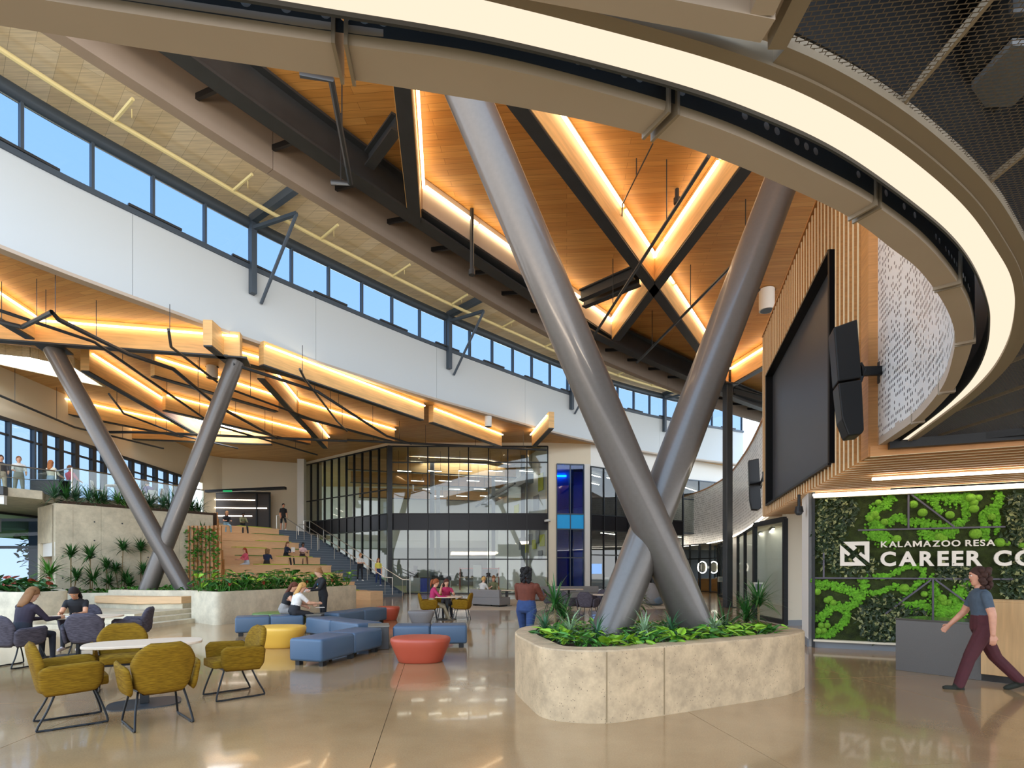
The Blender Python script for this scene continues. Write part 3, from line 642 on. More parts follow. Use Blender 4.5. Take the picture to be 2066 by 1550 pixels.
for a, b, h, z_ in ((t0, t1, .05, zs0), (t0, t1, .05, zs1)): MB().bar(fp(a, -.04, z_), fp(b, -.04, z_), .24, h).build('frame_bar', 'black', sc)
for t in (t0, t1): MB().bar(fp(t, -.04, zs0), fp(t, -.04, zs1), .24, .05).build('frame_bar', 'black', sc)
# soffit slats
ss = thing('slat_soffit', 'horizontal timber slat soffit with two light lines above the moss wall', 'slat ceiling', tuple(fN))
moss0 = G(1640, 1305.7); mossn = Vector((u.y*-1, u.x, 0))
for i in range(NS+1):
    t = i/NS; p = fp(t); dm = (moss0-p).dot(mossn)
    L = 5.2 if dm > .12 else 1.5
    q = p+u*L
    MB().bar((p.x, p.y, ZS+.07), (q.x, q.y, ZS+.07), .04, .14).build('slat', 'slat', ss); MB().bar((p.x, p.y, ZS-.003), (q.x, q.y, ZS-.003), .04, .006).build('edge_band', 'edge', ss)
struct(MB().add([tuple(fp(0, -.02, ZS+.16)), tuple(fp(0, 0, ZS+.16)+u*6), tuple(fp(1, 0, ZS+.16)+u*6), tuple(fp(1, -.02, ZS+.16))], [(0, 1, 2, 3)]).build('ceiling_slats', 'slatd'), 'dark backing above the timber slats')
MB().bar(fp(0, 0, ZS+.25)+u*.1, fp(0, 0, ZS+.25)+u*5.2, .06, .3).build('fascia_board', 'slat', ss)
MB().bar(fas+Vector((-.25, 0, -.03)), Vector((fas2.x+1.5, fas2.y-.4, ZR-.03)), .1, .12).build('dark_trim', 'black', ss)
for a, b in (((1640, 999), (2066, 978)), ((1760, 967), (2066, 950))):
    A, B = G(*a, 3.13), G(*b, 3.13); B = A+(B-A).normalized()*4.6
    MB().bar(A, B, .07, .04).build('light_line', 'ledw', ss)
# curved perforated wall above the ring
pw = [p.copy() for p in c1[pxcut(c1, 1800, 504):]]; pw[-1] = fp(0, .0, ZR)
pw = smoothxy(pw, 3); s = 0; mb = MB(); mb.uv = []; A = []
for i, p in enumerate(pw):
    if i: s += (p-pw[i-1]).length
    A.append(s)
n = len(pw)
for z in (ZR+.1, 9.0):
    for p, a in zip(pw, A): mb.v.append((p.x, p.y, z)); mb.uv.append((a, z))
mb.f = [(i, i+1, n+i+1, n+i) for i in range(n-1)]
struct(mb.build('wall_perforated', 'perf', smooth='all'), 'curved white perforated wall beside the slatted box')
# ================================================================ far left: window wall, balcony, concrete wall
def wallq(name, A, B, z0, z1, m, lab=None, th=.15, away=True):
    A, B = Vector(A), Vector(B); d = (B-A).normalized(); n = Vector((-d.y, d.x, 0))
    if n.dot((A+B)/2) < 0: n = -n
    o = MB().bar((A.x+n.x*th/2, A.y+n.y*th/2, (z0+z1)/2), (B.x+n.x*th/2, B.y+n.y*th/2, (z0+z1)/2), th, z1-z0).build(name, m)
    return struct(o, lab)
ZF = 4.4
W0, W1 = G(0, 842, 7.9), G(370, 962, 7.9); wd_ = (W1-W0).normalized(); WA = W0-wd_*8; WB = W1+wd_*3
wallq('wall_left', (WA.x, WA.y, 0), (WB.x, WB.y, 0), 7.9, 10, 'cream', 'cream band above the upper left window wall')
wl = struct(thing('window_2', 'tall dark framed window wall of the upper left balcony', 'window')); del wl['category']
def onW(x):
    r = (x-CX)/F; t = (W0.x-r*W0.y)/(r*wd_.y-wd_.x); return W0+wd_*t
mx = [-120, -60, -20, 17, 67, 86, 120, 152, 187, 209, 238, 265, 290, 313, 335, 354, 372]
for i, x in enumerate(mx):
    p = onW(x); wide = .1 if x in (17, 67, -60) else .28
    MB().box((p.x, p.y, (ZF+7.9)/2), (.2, wide, 7.9-ZF), math.atan2(wd_.y, wd_.x)-math.pi/2).build('mullion', 'steelb' if wide < .2 else 'steel', wl)
    if i: MB().bar((o_.x-.02, o_.y, (ZF+7.9)/2), (p.x-.02, p.y, (ZF+7.9)/2), .015, 7.9-ZF).build('pane', 'gwin', wl)
    o_ = p
MB().bar((onW(-120)+Vector((0, 0, 0))).to_tuple()[:2]+(7.25,), (onW(372).x, onW(372).y, 7.25), .12, .08).build('transom', 'steel', wl)
MB().bar((onW(-120).x, onW(-120).y, 7.88), (onW(372).x, onW(372).y, 7.88), .2, .14).build('head', 'steel', wl)
C0, C1 = G(112, 1015, 4.0), G(430, 1040, 4.0); CL = G(76, 1025, 4.0)
_d = (C1-C0).normalized(); _n = Vector((-_d.y, _d.x, 0)); poly = [(-40, 9.5), (-17.3, 18.2), (C0.x-.3, C0.y-.2), (C0.x+_n.x*1.2, C0.y+_n.y*1.2), (C1.x+_n.x*1.2, C1.y+_n.y*1.2), (-16.6, 28.5), (-18, 35), (-15.2, 39.5), (-15, 45), (-40, 45)]
struct(MB().prism(poly, 4.1, 4.4).build('floor_upper', 'concl'), 'upper balcony floor slab')
e = thing('edge_beam', 'white steel edge beam under the left balcony', 'beam', (-20, 17, 3.6))
MB().bar((-40, 9.6, 3.95), (-17.05, 18.35, 3.95), .2, .3).build('web_plate', 'white', e); MB().bar((-40, 9.5, 4.25), (-17, 18.3, 4.25), .3, .28).build('flange', 'steel', e); MB().bar((-40, 10.5, 3.2), (-18.2, 19.3, 3.2), .5, .5).build('lower_beam', 'steelb', e)
cwl = struct(thing('wall_concrete', 'board marked concrete wall below the balcony planting', 'wall', (C0.x, C0.y, 0))); del cwl['category']
dcw = (C1-C0); dn_ = Vector((-dcw.y, dcw.x, 0)).normalized(); 
npan = 4
MB().prism([(C0.x+dn_.x*.2, C0.y+dn_.y*.2), (C1.x+dn_.x*.2, C1.y+dn_.y*.2), (C1.x+dn_.x*.38, C1.y+dn_.y*.38), (C0.x+dn_.x*.38, C0.y+dn_.y*.38)], 0, 3.95).build('core', 'joint', cwl)
for i in range(npan):
    a, b = C0+dcw*(i/npan), C0+dcw*((i+1)/npan-.0015)
    for z0, z1 in ((0, 1.63), (1.64, 4.0)):
        MB().prism([(a.x, a.y), (b.x, b.y), (b.x+dn_.x*.4, b.y+dn_.y*.4), (a.x+dn_.x*.4, a.y+dn_.y*.4)], z0, z1).build('concrete_panel', 'conc', cwl)
    for j in range(3):
        for zz in (.9, 1.3, 2.1, 2.7, 3.4):
            q = a.lerp(b, .15+.35*j); MB().tube([(q.x-dn_.x*.002, q.y-dn_.y*.002, zz), (q.x+dn_.x*.01, q.y+dn_.y*.01, zz)], .03, 6).build('tie_hole', 'steel', cwl) if (i+j) % 2 == 0 else None
MB().prism([(C0.x, C0.y), (C0.x+.3, C0.y+.4), (CL.x+.2, CL.y+.5), (CL.x, CL.y)], 2.6, 4.0).build('return_panel', 'conc', cwl)
MB().prism([(C0.x-.05, C0.y+.03), (C0.x+.2, C0.y+.4), (CL.x+.3, CL.y+.5), (CL.x+.1, CL.y+.05)], 2.1, 2.6).build('lintel', 'white', cwl)
MB().prism([(CL.x, CL.y), (CL.x+.3, CL.y-.25), (CL.x+.5, CL.y+.5), (CL.x+.2, CL.y+.5)], 0, 2.6).build('jamb', 'cream', cwl)
for i in range(5):
    q = CL.lerp(C0, .35+.13*i); MB().box((q.x, q.y+.8, 1.2), (.08, .12, 2.4)).build('slat', 'slat', cwl)
# glazing under the balcony and the garden outside
gw = struct(thing('window_3', 'dark framed ground floor glazing under the left balcony', 'window', (-21, 23, 0))); del gw['category']
for x in (-26.5, -24.3, -21.8, -19.9): MB().box((x, 23, 1.9), (.12, .12, 3.8)).build('mullion', 'steelb', gw)
for z in (.1, 2.55, 3.7): MB().box((-23, 23, z), (7, .12, .12)).build('transom', 'steelb', gw)
for x in (-25.4, -23.05, -20.85): MB().box((x, 23, 1.9), (2.2, .015, 3.6)).build('pane', 'gwin', gw)
MB().box((-22.9, 22.95, 1.1), (.9, .06, 2.1)).build('door_leaf', 'black', gw)
struct(MB().box((-31, 27, 4.05), (18, 12, .1)).build('ceiling_canopy', 'steel'), 'dark soffit under the left balcony')
struct(MB().quad((-90, 23.2, -.01), (-19, 23.2, -.01), (-22, 80, -.01), (-90, 80, -.01)).build('ground_lawn', mat('lawn', '#7f9d3f', .9, noise=.3, nscale=2)), 'green lawn outside the left windows')
sh = thing('garden_shed', 'pale blue grey metal clad building part outside the left glazing', 'building', (-22.3, 27, 0))
MB().box((-22.4, 27, 2), (2.2, 1, 4)).build('wall', mat('clad', '#a9bccb', .5), sh)
for x in (-22.9, -22.0): MB().box((x, 26.48, 2.1), (.12, .05, 1.8)).build('window_slot', 'steel', sh)
# guard rail of the balcony
gr = thing('glass_guard', 'glass balcony guard with slim stainless handrail', 'guard rail', (-17, 20, ZF))
rp_ = [(-24, 17.6), (-18.7, 19.9), (-17.9, 21.4), (-16.7, 20.7), (-15.5, 24.9), (-15.0, 26.5)]
MB().tube([(x, y, ZF+1.07) for x, y in rp_], .03, 6).build('handrail', 'rail', gr)
MB().tube([(x, y, ZF+.62) for x, y in rp_[:3]], .015, 6).build('middle_rail', 'rail', gr)
for a, b in zip(rp_, rp_[1:]):
    MB().bar((a[0], a[1], ZF+.55), (b[0], b[1], ZF+.55), .015, 1.0).build('glass_panel', 'glass', gr)
    MB().box((b[0], b[1], ZF+.53), (.04, .04, 1.06)).build('post', 'rail', gr)
# ================================================================ raised platform, steps, concrete planters
pl0 = [(-10.2, 17.4), (-10.6, 15.3), (-15, 15.4), (-24, 16), (-24, 30), (-12.5, 29), (-9.4, 20)]
stp = struct(thing('floor_steps', 'low concrete platform with shallow steps at the left', 'platform', (-12, 16, 0))); del stp['category']
MB().prism(pl0, 0, .36).build('platform', 'concl', stp)
for k, z in ((1, .24), (2, .12)):
    o = .34*k; MB().prism([(-10.25, 17.4), (-10.62, 15.35), (-15, 15.45), (-24, 16), (-24, 16-o), (-15, 15.4-o), (-10.6+o, 15.3-o), (-10.2+o, 17.3), (-10.0+o, 18.0), (-10.1, 18.0)], 0, z).build('step', 'concl', stp)
def planter(name, lab, poly, z0, z1, m='concl', rim=.18, soil=.1, seams=()):
    cx_ = sum(p[0] for p in poly)/len(poly); cy_ = sum(p[1] for p in poly)/len(poly); t = thing(name, lab, 'planter', (cx_, cy_, z0), group='concrete planters')
    P = [Vector((p[0], p[1], 0)) for p in poly]; n = len(P); inn = []
    area_ = sum(P[i].x*P[(i+1) % n].y-P[(i+1) % n].x*P[i].y for i in range(n))
    if area_ < 0: P.reverse()
    for i in range(n):
        d1 = (P[i]-P[i-1]).normalized(); d2 = (P[(i+1) % n]-P[i]).normalized(); n1_ = Vector((-d1.y, d1.x, 0)); n2_ = Vector((-d2.y, d2.x, 0)); m_ = (n1_+n2_)
        m_ = m_/max(.3, m_.length_squared)*2; inn.append(P[i]+m_*rim)
    o = MB(); bt = [(p.x, p.y, z0) for p in P]; tp = [(p.x, p.y, z1-.015) for p in P]
    tp2 = [(p.x+(q.x-p.x)*.06, p.y+(q.y-p.y)*.06, z1) for p, q in zip(P, inn)]
    it = [(q.x, q.y, z1) for q in inn]; ib = [(q.x, q.y, z1-.3) for q in inn]
    o.loft([bt, tp, tp2, it, ib], cap=False).build('shell', m, t, smooth=True)
    MB().add([(q.x, q.y, z1-soil) for q in inn], [tuple(range(n))]).build('soil', 'soil', t)
    for s_, e_ in seams: MB().bar(s_, e_, .012, .012).build('seam', 'joint', t)
    return t, inn
def rounded(poly, r=.4, n=5):
    P = [Vector((p[0], p[1], 0)) for p in poly]; out = []; m = len(P)
    rs = r if isinstance(r, (list, tuple)) else [r]*m
    for i in range(m):
        a = (P[i-1]-P[i]); b = (P[(i+1) % m]-P[i]); r_ = min(rs[i], a.length*.45, b.length*.45); A = P[i]+a.normalized()*r_; B = P[i]+b.normalized()*r_
        for k in range(n+1):
            t = k/n; out.append(((A*(1-t)**2+P[i]*2*t*(1-t)+B*t*t).x, (A*(1-t)**2+P[i]*2*t*(1-t)+B*t*t).y))
    return out
pC = rounded([(-8.5, 15.65), (-6.4, 22.5), (-7.9, 23.2), (-9.6, 19.0), (-9.95, 16.8)], [.35, .1, .1, .1, .25])
tC, iC = planter('concrete_planter', 'long pale concrete planter in front of the timber bleachers', pC, 0, .96)
pX = [(-13.7, 18.5), (-11.5, 18.0), (-10.15, 18.05), (-9.9, 20.5), (-13.5, 21)]
tX, iX = planter('concrete_planter', 'low concrete planter around the far crossed column', pX, .36, .92)
pL = rounded([(-19, 15.3), (-12.9, 14.6), (-12.7, 15.6), (-14, 17.0), (-19, 17.6)], [.1, .2, .2, .1, .1])
tL, iL = planter('concrete_planter', 'concrete planter with red leaved plants at the left edge', pL, 0, 1.0)
pW = [(-15.6, 18.5), (-13.2, 19.2), (-12.4, 21.5), (C1.x-.6, C1.y-1.4), (C1.x-.6, C1.y-.5), (C0.x, C0.y-.15), (C0.x-1.5, C0.y-.4)]
tW, iW = planter('concrete_planter', 'low concrete planter along the foot of the concrete wall', pW, .36, .8)
pf = rounded([(0.0, 7.25), (.33, 5.78), (.95, 5.62), (2.05, 6.18), (3.55, 6.95), (4.15, 7.6), (4.0, 8.3), (3.2, 8.9), (1.4, 8.85), (.15, 8.2)], [.5, .55, .4, .2, .4, .4, .4, .4, .5, .5])
sA, sB = D(1224, 1306, 5.87), D(1338, 1299, 6.22)
def onpoly(P, x):
    best = None
    for (a, b), (c_, d) in zip(P, P[1:]+P[:1]):
        for k in range(21):
            q = (a+(c_-a)*k/20, b+(d-b)*k/20); e_ = abs(CX+F*q[0]/q[1]-x)+q[1]*3
            if best is None or e_ < best[0]: best = (e_, q)
    return best[1]
sm_ = [((*onpoly(pf, x), .01), (*onpoly(pf, x), .745)) for x in (1224, 1338)]
tF, iF = planter('stone_planter', 'large travertine look concrete planter under the crossed column', pf, 0, .76, 'trav', .27, .06, seams=sm_)
bn = thing('timber_bench', 'low oak bench on a concrete plinth beside the far column planter', 'bench', (-11.6, 17.6, .36))
pb_ = [(-11.75, 17.1), (-10.55, 17.4), (-10.5, 17.95), (-11.5, 17.9), (-13.6, 18.4), (-13.75, 17.95)]
MB().prism([(x*.995-.05, y*1.003) for x, y in pb_], .36, .52).build('plinth', 'concl', bn); MB().prism(pb_, .52, .74).build('seat', 'oak', bn, bevel=.01)
# ================================================================ bleachers and stairs
sa = Vector((-.85, .527, 0)).normalized(); sc_ = Vector((.527, .85, 0)).normalized(); B0 = Vector((-8.1, 30.4, 0))
def sp(s, c, z): return B0+sa*s+sc_*c+Vector((0, 0, z))
bl = thing('bleachers', 'wide oak bleacher seating rising beside the grey stairs', 'seating steps', tuple(B0))
NT = 9; run = .98; rise = .465
for i in range(NT):
    L = 8-.51*i; s_, z = i*run, rise*(i+1); e_ = s_+run+.12
    a, b, c, d = sp(s_, 0, 0), sp(s_, -L, 0), sp(e_, -L, 0), sp(e_, 0, 0)
    MB().prism([(q.x, q.y) for q in (a, b, c, d)], max(0, z-.62), z-.05).build('riser_board', 'oak', bl)
    a, b, c, d = sp(s_-.04, 0.01, 0), sp(s_-.04, -L, 0), sp(e_, -L, 0), sp(e_, 0.01, 0)
    MB().prism([(q.x, q.y) for q in (a, b, c, d)], z-.05, z).build('seat_board', 'oak', bl)
    for c0, c1, m_ in (((-.3, -2.2, 'turf1'), (-2.8, -4.6, 'turf2')) if i % 2 else ((-.5, -2.6, 'turf2'), (-3.4, -5.0, 'turf1'))):
        if -c1 < L: 
            q = [sp(s_+.02, c0, 0), sp(s_+.02, c1, 0), sp(s_+.5, c1, 0), sp(s_+.5, c0, 0)]; MB().prism([(v.x, v.y) for v in q], z, z+.05).build('cushion', m_, bl, bevel=.012)
    for k in range(4):
        q = sp(s_+run*k/4, -L-.05, 0); MB().box((q.x, q.y, z+.2), (.07, .07, 1.0)).build('slat', 'slat', bl)
q = sp(-.9, -.7, 0); MB().box((q.x, q.y, .23), (1.2, .9, .46), math.atan2(sa.y, sa.x)).build('end_box', 'oak', bl)
stt = thing('staircase', 'grey stairs with pale nosings beside the oak bleachers', 'stairs', tuple(B0))
NK = 26; rk = .1615; tk = 9.0/NK; wst = 2.9
for k in range(NK):
    s_, z = k*tk, rk*(k+1); pr = [sp(s_, .02, 0), sp(s_, wst, 0), sp(s_+tk+.1, wst, 0), sp(s_+tk+.1, .02, 0)]
    o = MB().prism([(v.x, v.y) for v in pr], max(0, z-.36), z).build('step', 'stair', stt)
    MB().bar(sp(s_+.02, .05, z+.004), sp(s_+.02, wst-.05, z+.004), .05, .012).build('nosing', 'nosing', stt)
for c in (.0, wst+.05):
    MB().bar(sp(0, c, .05) if c else sp(0, 0.0, .02), sp(9.0, c, 4.15), .06, .32 if c else .05).build('stringer', 'steelb', stt)
def handrail(lab, s0, s1, c, ext=.6):
    t = thing('handrail', lab, 'handrail', tuple(sp(s0, c, max(0, s0/tk*rk)))); zf = lambda s: max(0, s)/tk*rk+.1
    P = [sp(s0-ext, c, max(.0, zf(s0)-.1)), sp(s0-ext, c, zf(s0)+.9), sp(s0, c, zf(s0)+.92), sp(s1, c, zf(s1)+.92), sp(s1+ext, c, zf(s1)+.95), sp(s1+ext, c, zf(s1)+.1)]
    MB().tube(P, .028, 7).build('top_rail', 'rail', t, smooth=True)
    n = int((s1-s0)/1.3)
    for k in range(n+1):
        s = s0+(s1-s0)*k/n; MB().tube([sp(s, c, zf(s)-.1), sp(s, c, zf(s)+.92)], .022, 6).build('baluster', 'rail', t)
handrail('short handrail on the upper flight of the stairs', 6.0, 8.9, 1.0)
handrail('long handrail down the middle of the stairs', 0.3, 7.6, 1.7)
handrail('handrail along the glass wall side of the stairs', -.1, 8.4, 2.75)
# back wall above the bleachers
wallq('wall_back', (-22.5, 40.5, 0), (-15.2, 43.6, 0), 4.4, 10, 'cream', 'cream wall at the head of the bleachers')
wallq('wall_left_end', (WB.x, WB.y-.3, 0), (-21.5, 41.2, 0), 4.4, 10, 'cream', 'cream wall end beside the upper window wall')
iw = struct(thing('window_4', 'interior window with glowing light lines at the head of the stairs', 'window', (-18.5, 41.5, 4.4))); del iw['category']
a_, b_ = D(425, 1000, 40.4), D(545, 1003, 40.8)
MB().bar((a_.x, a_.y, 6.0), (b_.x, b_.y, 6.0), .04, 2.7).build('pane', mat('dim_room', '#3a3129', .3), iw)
for z in (7.35, 4.65): MB().bar((a_.x, a_.y-.05, z), (b_.x, b_.y-.05, z), .1, .12).build('frame', 'black', iw)
for t in (0, .78, 1): q = a_.lerp(b_, t); MB().box((q.x, q.y-.05, 6), (.1, .1, 2.8)).build('frame', 'black', iw)
for z, L in ((6.8, .75), (6.2, .95), (5.6, .7)): q = a_.lerp(b_, L); MB().bar((a_.x+.2, a_.y-.06, z), (q.x, q.y-.06, z), .03, .06).build('light_line', 'ledw', iw)
pp2 = D(430, 985, 39.0); t = thing('cable_tray', 'dark cable tray with green exit glow over the bleachers', 'cable tray', tuple(pp2))
A, B = D(416, 992, 39), D(576, 985, 39); MB().bar(A, B, .4, .18).build('tray', 'black', t); MB().bar(D(450, 991, 38.7), D(468, 991, 38.7), .05, .12).build('exit_sign', emis('exit_green', '#2fae6a', .8), t)
struct(MB().box((-16.0, 41.5, 5), (.5, .5, 10)).build('trim_2', 'white'), 'white column beside the slanted glass wall')
# ================================================================ glass room
ZGT, Z1, Z2 = 9.75, 4.25, 5.3
V0 = Vector((-8.2, 36, 0)); V1 = Vector((-16.2, 42.6, 0)); V2 = Vector((2.36, 36, 0))
def curtain(name, lab, A, B, n, zs, frame='black', gm='gdark', zt=None, spand=None, mw=.07, xs=None):
    t = struct(thing(name, lab, 'window', (A.x, A.y, 0))); del t['category']
    fr_ = xs or [k/n for k in range(n+1)]; n = len(fr_)-1; zmax = max(zs)
    for f_ in fr_:
        q = A.lerp(B, f_); MB().box((q.x, q.y, zmax/2), (mw, .14, zmax), math.atan2((B-A).y, (B-A).x)).build('mullion', frame, t)
    for z in zs: MB().bar((A.x, A.y, z), (B.x, B.y, z), .13, .07).build('transom', frame, t)
    for f0, f1 in zip(fr_, fr_[1:]):
        a, b = A.lerp(B, f0), A.lerp(B, f1)
        for z0, z1 in zip(zs, zs[1:]):
            sp_ = spand and abs(z0-spand[0]) < .01
            MB().bar((a.x, a.y, (z0+z1)/2), (b.x, b.y, (z0+z1)/2), .02, z1-z0-.06).build('spandrel_panel' if sp_ else 'pane', (spand[1] if sp_ else gm), t)
    return t
M['span'] = mat('spandrel_glass', '#141216', .3, spec=.2)
curtain('window_5', 'two storey glass front of the workshop room', V0, V2, 8, [0.05, 2.3, Z1, Z2, 8.7, ZGT], spand=(Z1, 'span'), xs=[0, .126, .25, .38, .505, .63, .75, .87, 1.0])
curtain('window_6', 'slanted glass wall along the stairs', V0, V1, 11, [0.05, Z1, Z2, 6.9, ZGT], spand=(Z1, 'span'), mw=.1)
wallq('wall_room_top', (V0.x, V0.y, 0), (V2.x+.3, V2.y, 0), ZGT, 10, 'cream', 'cream band above the workshop glass front')
wallq('wall_stair_top', (V1.x, V1.y, 0), (V0.x, V0.y, 0), ZGT, 10, 'cream', 'cream band above the slanted glass wall')
q = V0+Vector((.15, -.12, 0)); struct(MB().box((q.x, q.y, ZGT/2), (.3, .3, ZGT), .4).build('trim_3', 'steel'), 'dark corner mullion of the workshop room')
# inside
struct(MB().quad((-16, 36.3, .004), (2.3, 36.3, .004), (2.3, 56, .004), (-20, 56, .004)).build('floor_workshop', mat('lime_floor', '#b9b680', .35)), 'pale yellow green workshop floor')
wallq('wall_workshop_back', (-20, 55, 0), (3, 55, 0), 0, 10, 'white', 'white rear wall of the workshop')
struct(MB().box((-8, 54.8, 1.9), (22, .1, 3.8)).build('wall_workshop_lower', mat('grey_wall', '#8d8c86', .6)), 'grey lower rear wall of the workshop')
SW0, SW1 = Vector((2.3, 36.3, 0)), Vector((-2.4, 53, 0))
wallq('wall_workshop_side', SW0, SW1, 0, 10, 'white', 'white side wall of the workshop', th=.1)
struct(MB().box((-6, 49, 4.9), (24, .3, 1.4)).build('trim_4', 'white'), 'white gallery band inside the workshop')
for i, (y, z, wy, hz, c) in enumerate(((37.0, 3.6, .7, .6, 'y'), (38.0, 3.9, .5, .7, 'g'), (38.7, 3.4, .6, .5, 'y'), (39.6, 3.8, .6, .6, 'g'), (40.4, 3.2, .5, .5, 'y'), (41.5, 3.6, 1.2, .7, 'g'), (37.3, 7.6, .7, .9, 'y'), (38.3, 6.3, .8, .8, 'g'), (43, 6.4, .9, .5, 'y'), (37.4, 2.6, .6, .5, 'g'))):
    qg = SW0.lerp(SW1, (y-36.3)/16.7); tag(MB().box((qg.x-.06, qg.y, z), (.04, wy*1.4, hz*1.3), .274).build('wall_graphic', mat('gy', '#d4d32c', .5) if c == 'y' else mat('gg', '#7d7f84', .5)), ('lowest lime', 'tall grey', 'small lime', 'square grey', 'deep lime', 'wide grey', 'highest lime', 'upper grey', 'farthest upper lime', 'bottom grey')[i]+' block of the workshop wall graphic', 'wall graphic', 'workshop wall graphics')
for i in range(18):
    x, y = -7.6+(i % 5)*2.15+(i//5)*.3, 38.5+(i//5)*3.6; z = 8.6-(i//5)*.1
    t = thing('linear_light', ('first', 'second', 'third', 'fourth', 'fifth')[i % 5]+' short linear light from the left in the '+('front', 'second', 'third', 'rear')[i//5]+' workshop row', 'light', (x, y, z), group='workshop linear lights')
    MB().box((x, y, z), (1.0, .12, .06), .3).build('housing', 'white', t); MB().box((x, y, z-.04), (.95, .1, .02), .3).build('tube', 'ledr', t)
    for s in (-.4, .4): MB().tube([(x+s*.95, y+s*.3, z), (x+s*.95, y+s*.3, 10)], .01, 4).build('hanger', 'pipe', t)
for i, (x, y) in enumerate(((-6, 41), (-1.5, 44), (-6.5, 48), (0.8, 40))):
    t = thing('room_column', ('grey steel column left in the workshop', 'grey steel column in the middle of the workshop', 'grey steel column deep in the workshop', 'grey steel column near the workshop graphics')[i], 'column', (x, y, 0)); MB().box((x, y, 5), (.3, .3, 10)).build('shaft', 'basegrey', t); MB().box((x, y, .03), (.5, .5, .05)).build('base_plate', 'steel', t)
for i, (y0, x0, x1, z) in enumerate(((40, -12, 2, 8.9), (44, -13, 2, 8.6), (50, -14, 2, 8.2))):
    t = thing('roof_beam', ('near', 'middle', 'rear')[i]+' timber beam inside the workshop', 'beam', (x0, y0, z)); MB().bar((x0, y0, z+.5), (x1, y0+4, z+.5), .3, .9).build('timber', 'beam', t); MB().bar((x0, y0-.2, z+.02), (x1, y0+3.8, z+.02), .3, .05).build('steel_plate', 'steel', t)
for i, pg in enumerate(([(-7.8, 40.2), (-2.0, 41.5), (0, 43.6), (-5.5, 42.8)], [(-6.9, 46), (-1.5, 47), (0.5, 48.5), (-5, 48)])):
    t = thing('skylight', ('front', 'rear')[i]+' skylight inside the workshop', 'skylight', (*pg[0], 9.9), group='workshop skylights'); MB().add([(x, y, 9.93) for x, y in pg], [(0, 1, 2, 3)]).build('glazing', 'sky', t)
    for a, b in zip(pg, pg[1:]+pg[:1]): MB().bar((*a, 9.8), (*b, 9.8), .08, .3).build('curb', 'pale', t)
dt = thing('duct_run', 'grey ductwork along the workshop side wall', 'duct', (1.4, 38, 7))
MB().bar((1.2, 37.5, 7.9), (-2.6, 51, 7.9), .6, .6).build('duct_body', 'basegrey', dt); MB().box((.2, 40, 7.2), (.9, 1.2, .8)).build('unit', 'rail', dt); MB().bar((.2, 37.2, 7.5), (-3.4, 51, 7.5), .12, .12).build('pipe_run', 'pipe', dt)
for i, (nm, lab, x, y, parts) in enumerate((('plotter', 'dark wide format plotter behind the workshop glass', -5.2, 41, (((0, 0, 1.0), (1.6, .6, .35), 'module'), ((-.6, 0, .4), (.08, .5, .8), 'rail'), ((.6, 0, .4), (.08, .5, .8), 'rail'), ((0, 0, 1.25), (1.2, .4, .15), 'white'))), ('work_cart', 'white machine cabinet at the left of the workshop', -7.4, 41, (((0, 0, .5), (1.0, .7, 1.0), 'white'), ((0, 0, 1.25), (.7, .5, .5), 'module'), ((.2, -.3, 1.7), (.3, .05, .4), 'black'))),
        ('blue_bin', 'blue cart in the workshop', -6.3, 39.5, (((0, 0, .5), (.6, .6, 1.0), 'blue2'), ((0, 0, 1.02), (.64, .64, .06), 'black'))), ('whiteboard', 'white mobile board in the workshop', -2.6, 41, (((0, 0, 1.1), (.65, .08, 1.7), 'white'), ((0, 0, .05), (.8, .5, .1), 'rail'), ((0, 0, .2), (.1, .1, .3), 'rail'), ((.33, 0, 1.1), (.05, .1, 1.8), 'steel'))), ('stool_table', 'small grey work table with stool in the workshop', -1.6, 41.5, (((0, 0, .75), (.8, .6, .05), 'greyf'), ((-.35, 0, .37), (.05, .5, .75), 'steel'), ((.35, 0, .37), (.05, .5, .75), 'steel'))), ('red_frame_rack', 'red framed display rack in the workshop', -2.6, 43.5, (((0, 0, 1.7), (3.2, .06, .08), 'orange'), ((0, 0, 1.0), (3.2, .5, .06), 'lam'), ((-1.55, 0, .9), (.07, .5, 1.8), 'orange'), ((1.55, 0, .9), (.07, .5, 1.8), 'orange'), ((0, .1, 1.35), (2.9, .04, .6), 'module'))))):
    if 'blue2' not in M: M['blue2'] = mat('blue_plastic', '#1f4fd0', .4)
    t = thing(nm, lab, 'equipment', (x, y, 0))
    for c, s_, m_ in parts: MB().box((x+c[0], y+c[1], c[2]), s_).build('panel', m_, t, bevel=.02)
# ================================================================ right of the glass room
Q1 = Vector((5.25, 36.4, 0)); Q2 = Vector((13.0, 41.5, 0))
def onQ(x, A, B):
    r = (x-CX)/F; d = B-A; t = (A.x-r*A.y)/(r*d.y-d.x); return A+d*t
wallq('wall_right_upper', (V2.x, V2.y, 0), (Q1.x, Q1.y, 0), 8.65, 10.6, 'cream', 'cream wall above the blue glass')
wallq('wall_pier_a', onQ(1103, V2, Q1), onQ(1123, V2, Q1), 0, 8.65, 'cream', 'cream pier left of the blue glass', th=.4)
wallq('wall_pier_b', onQ(1178, V2, Q1), onQ(1191, V2, Q1), 0, 8.65, 'white', 'white pier right of the blue glass', th=.4)
bgw = curtain('window_7', 'tall blue tinted glass bay', onQ(1123, V2, Q1), onQ(1178, V2, Q1), 2, [.05, 2.4, 4.3, 5.3, 8.6], frame='steelb', gm='gblue', spand=(4.3, mat('cyan_panel', '#19a9ee', .3)), mw=.05)
struct(MB().box((3.5, 38.4, 4.5), (3, .1, 9)).build('wall_blue_room', mat('blue_room', '#3f7af0', .7)), 'blue lit back wall behind the tinted bay')
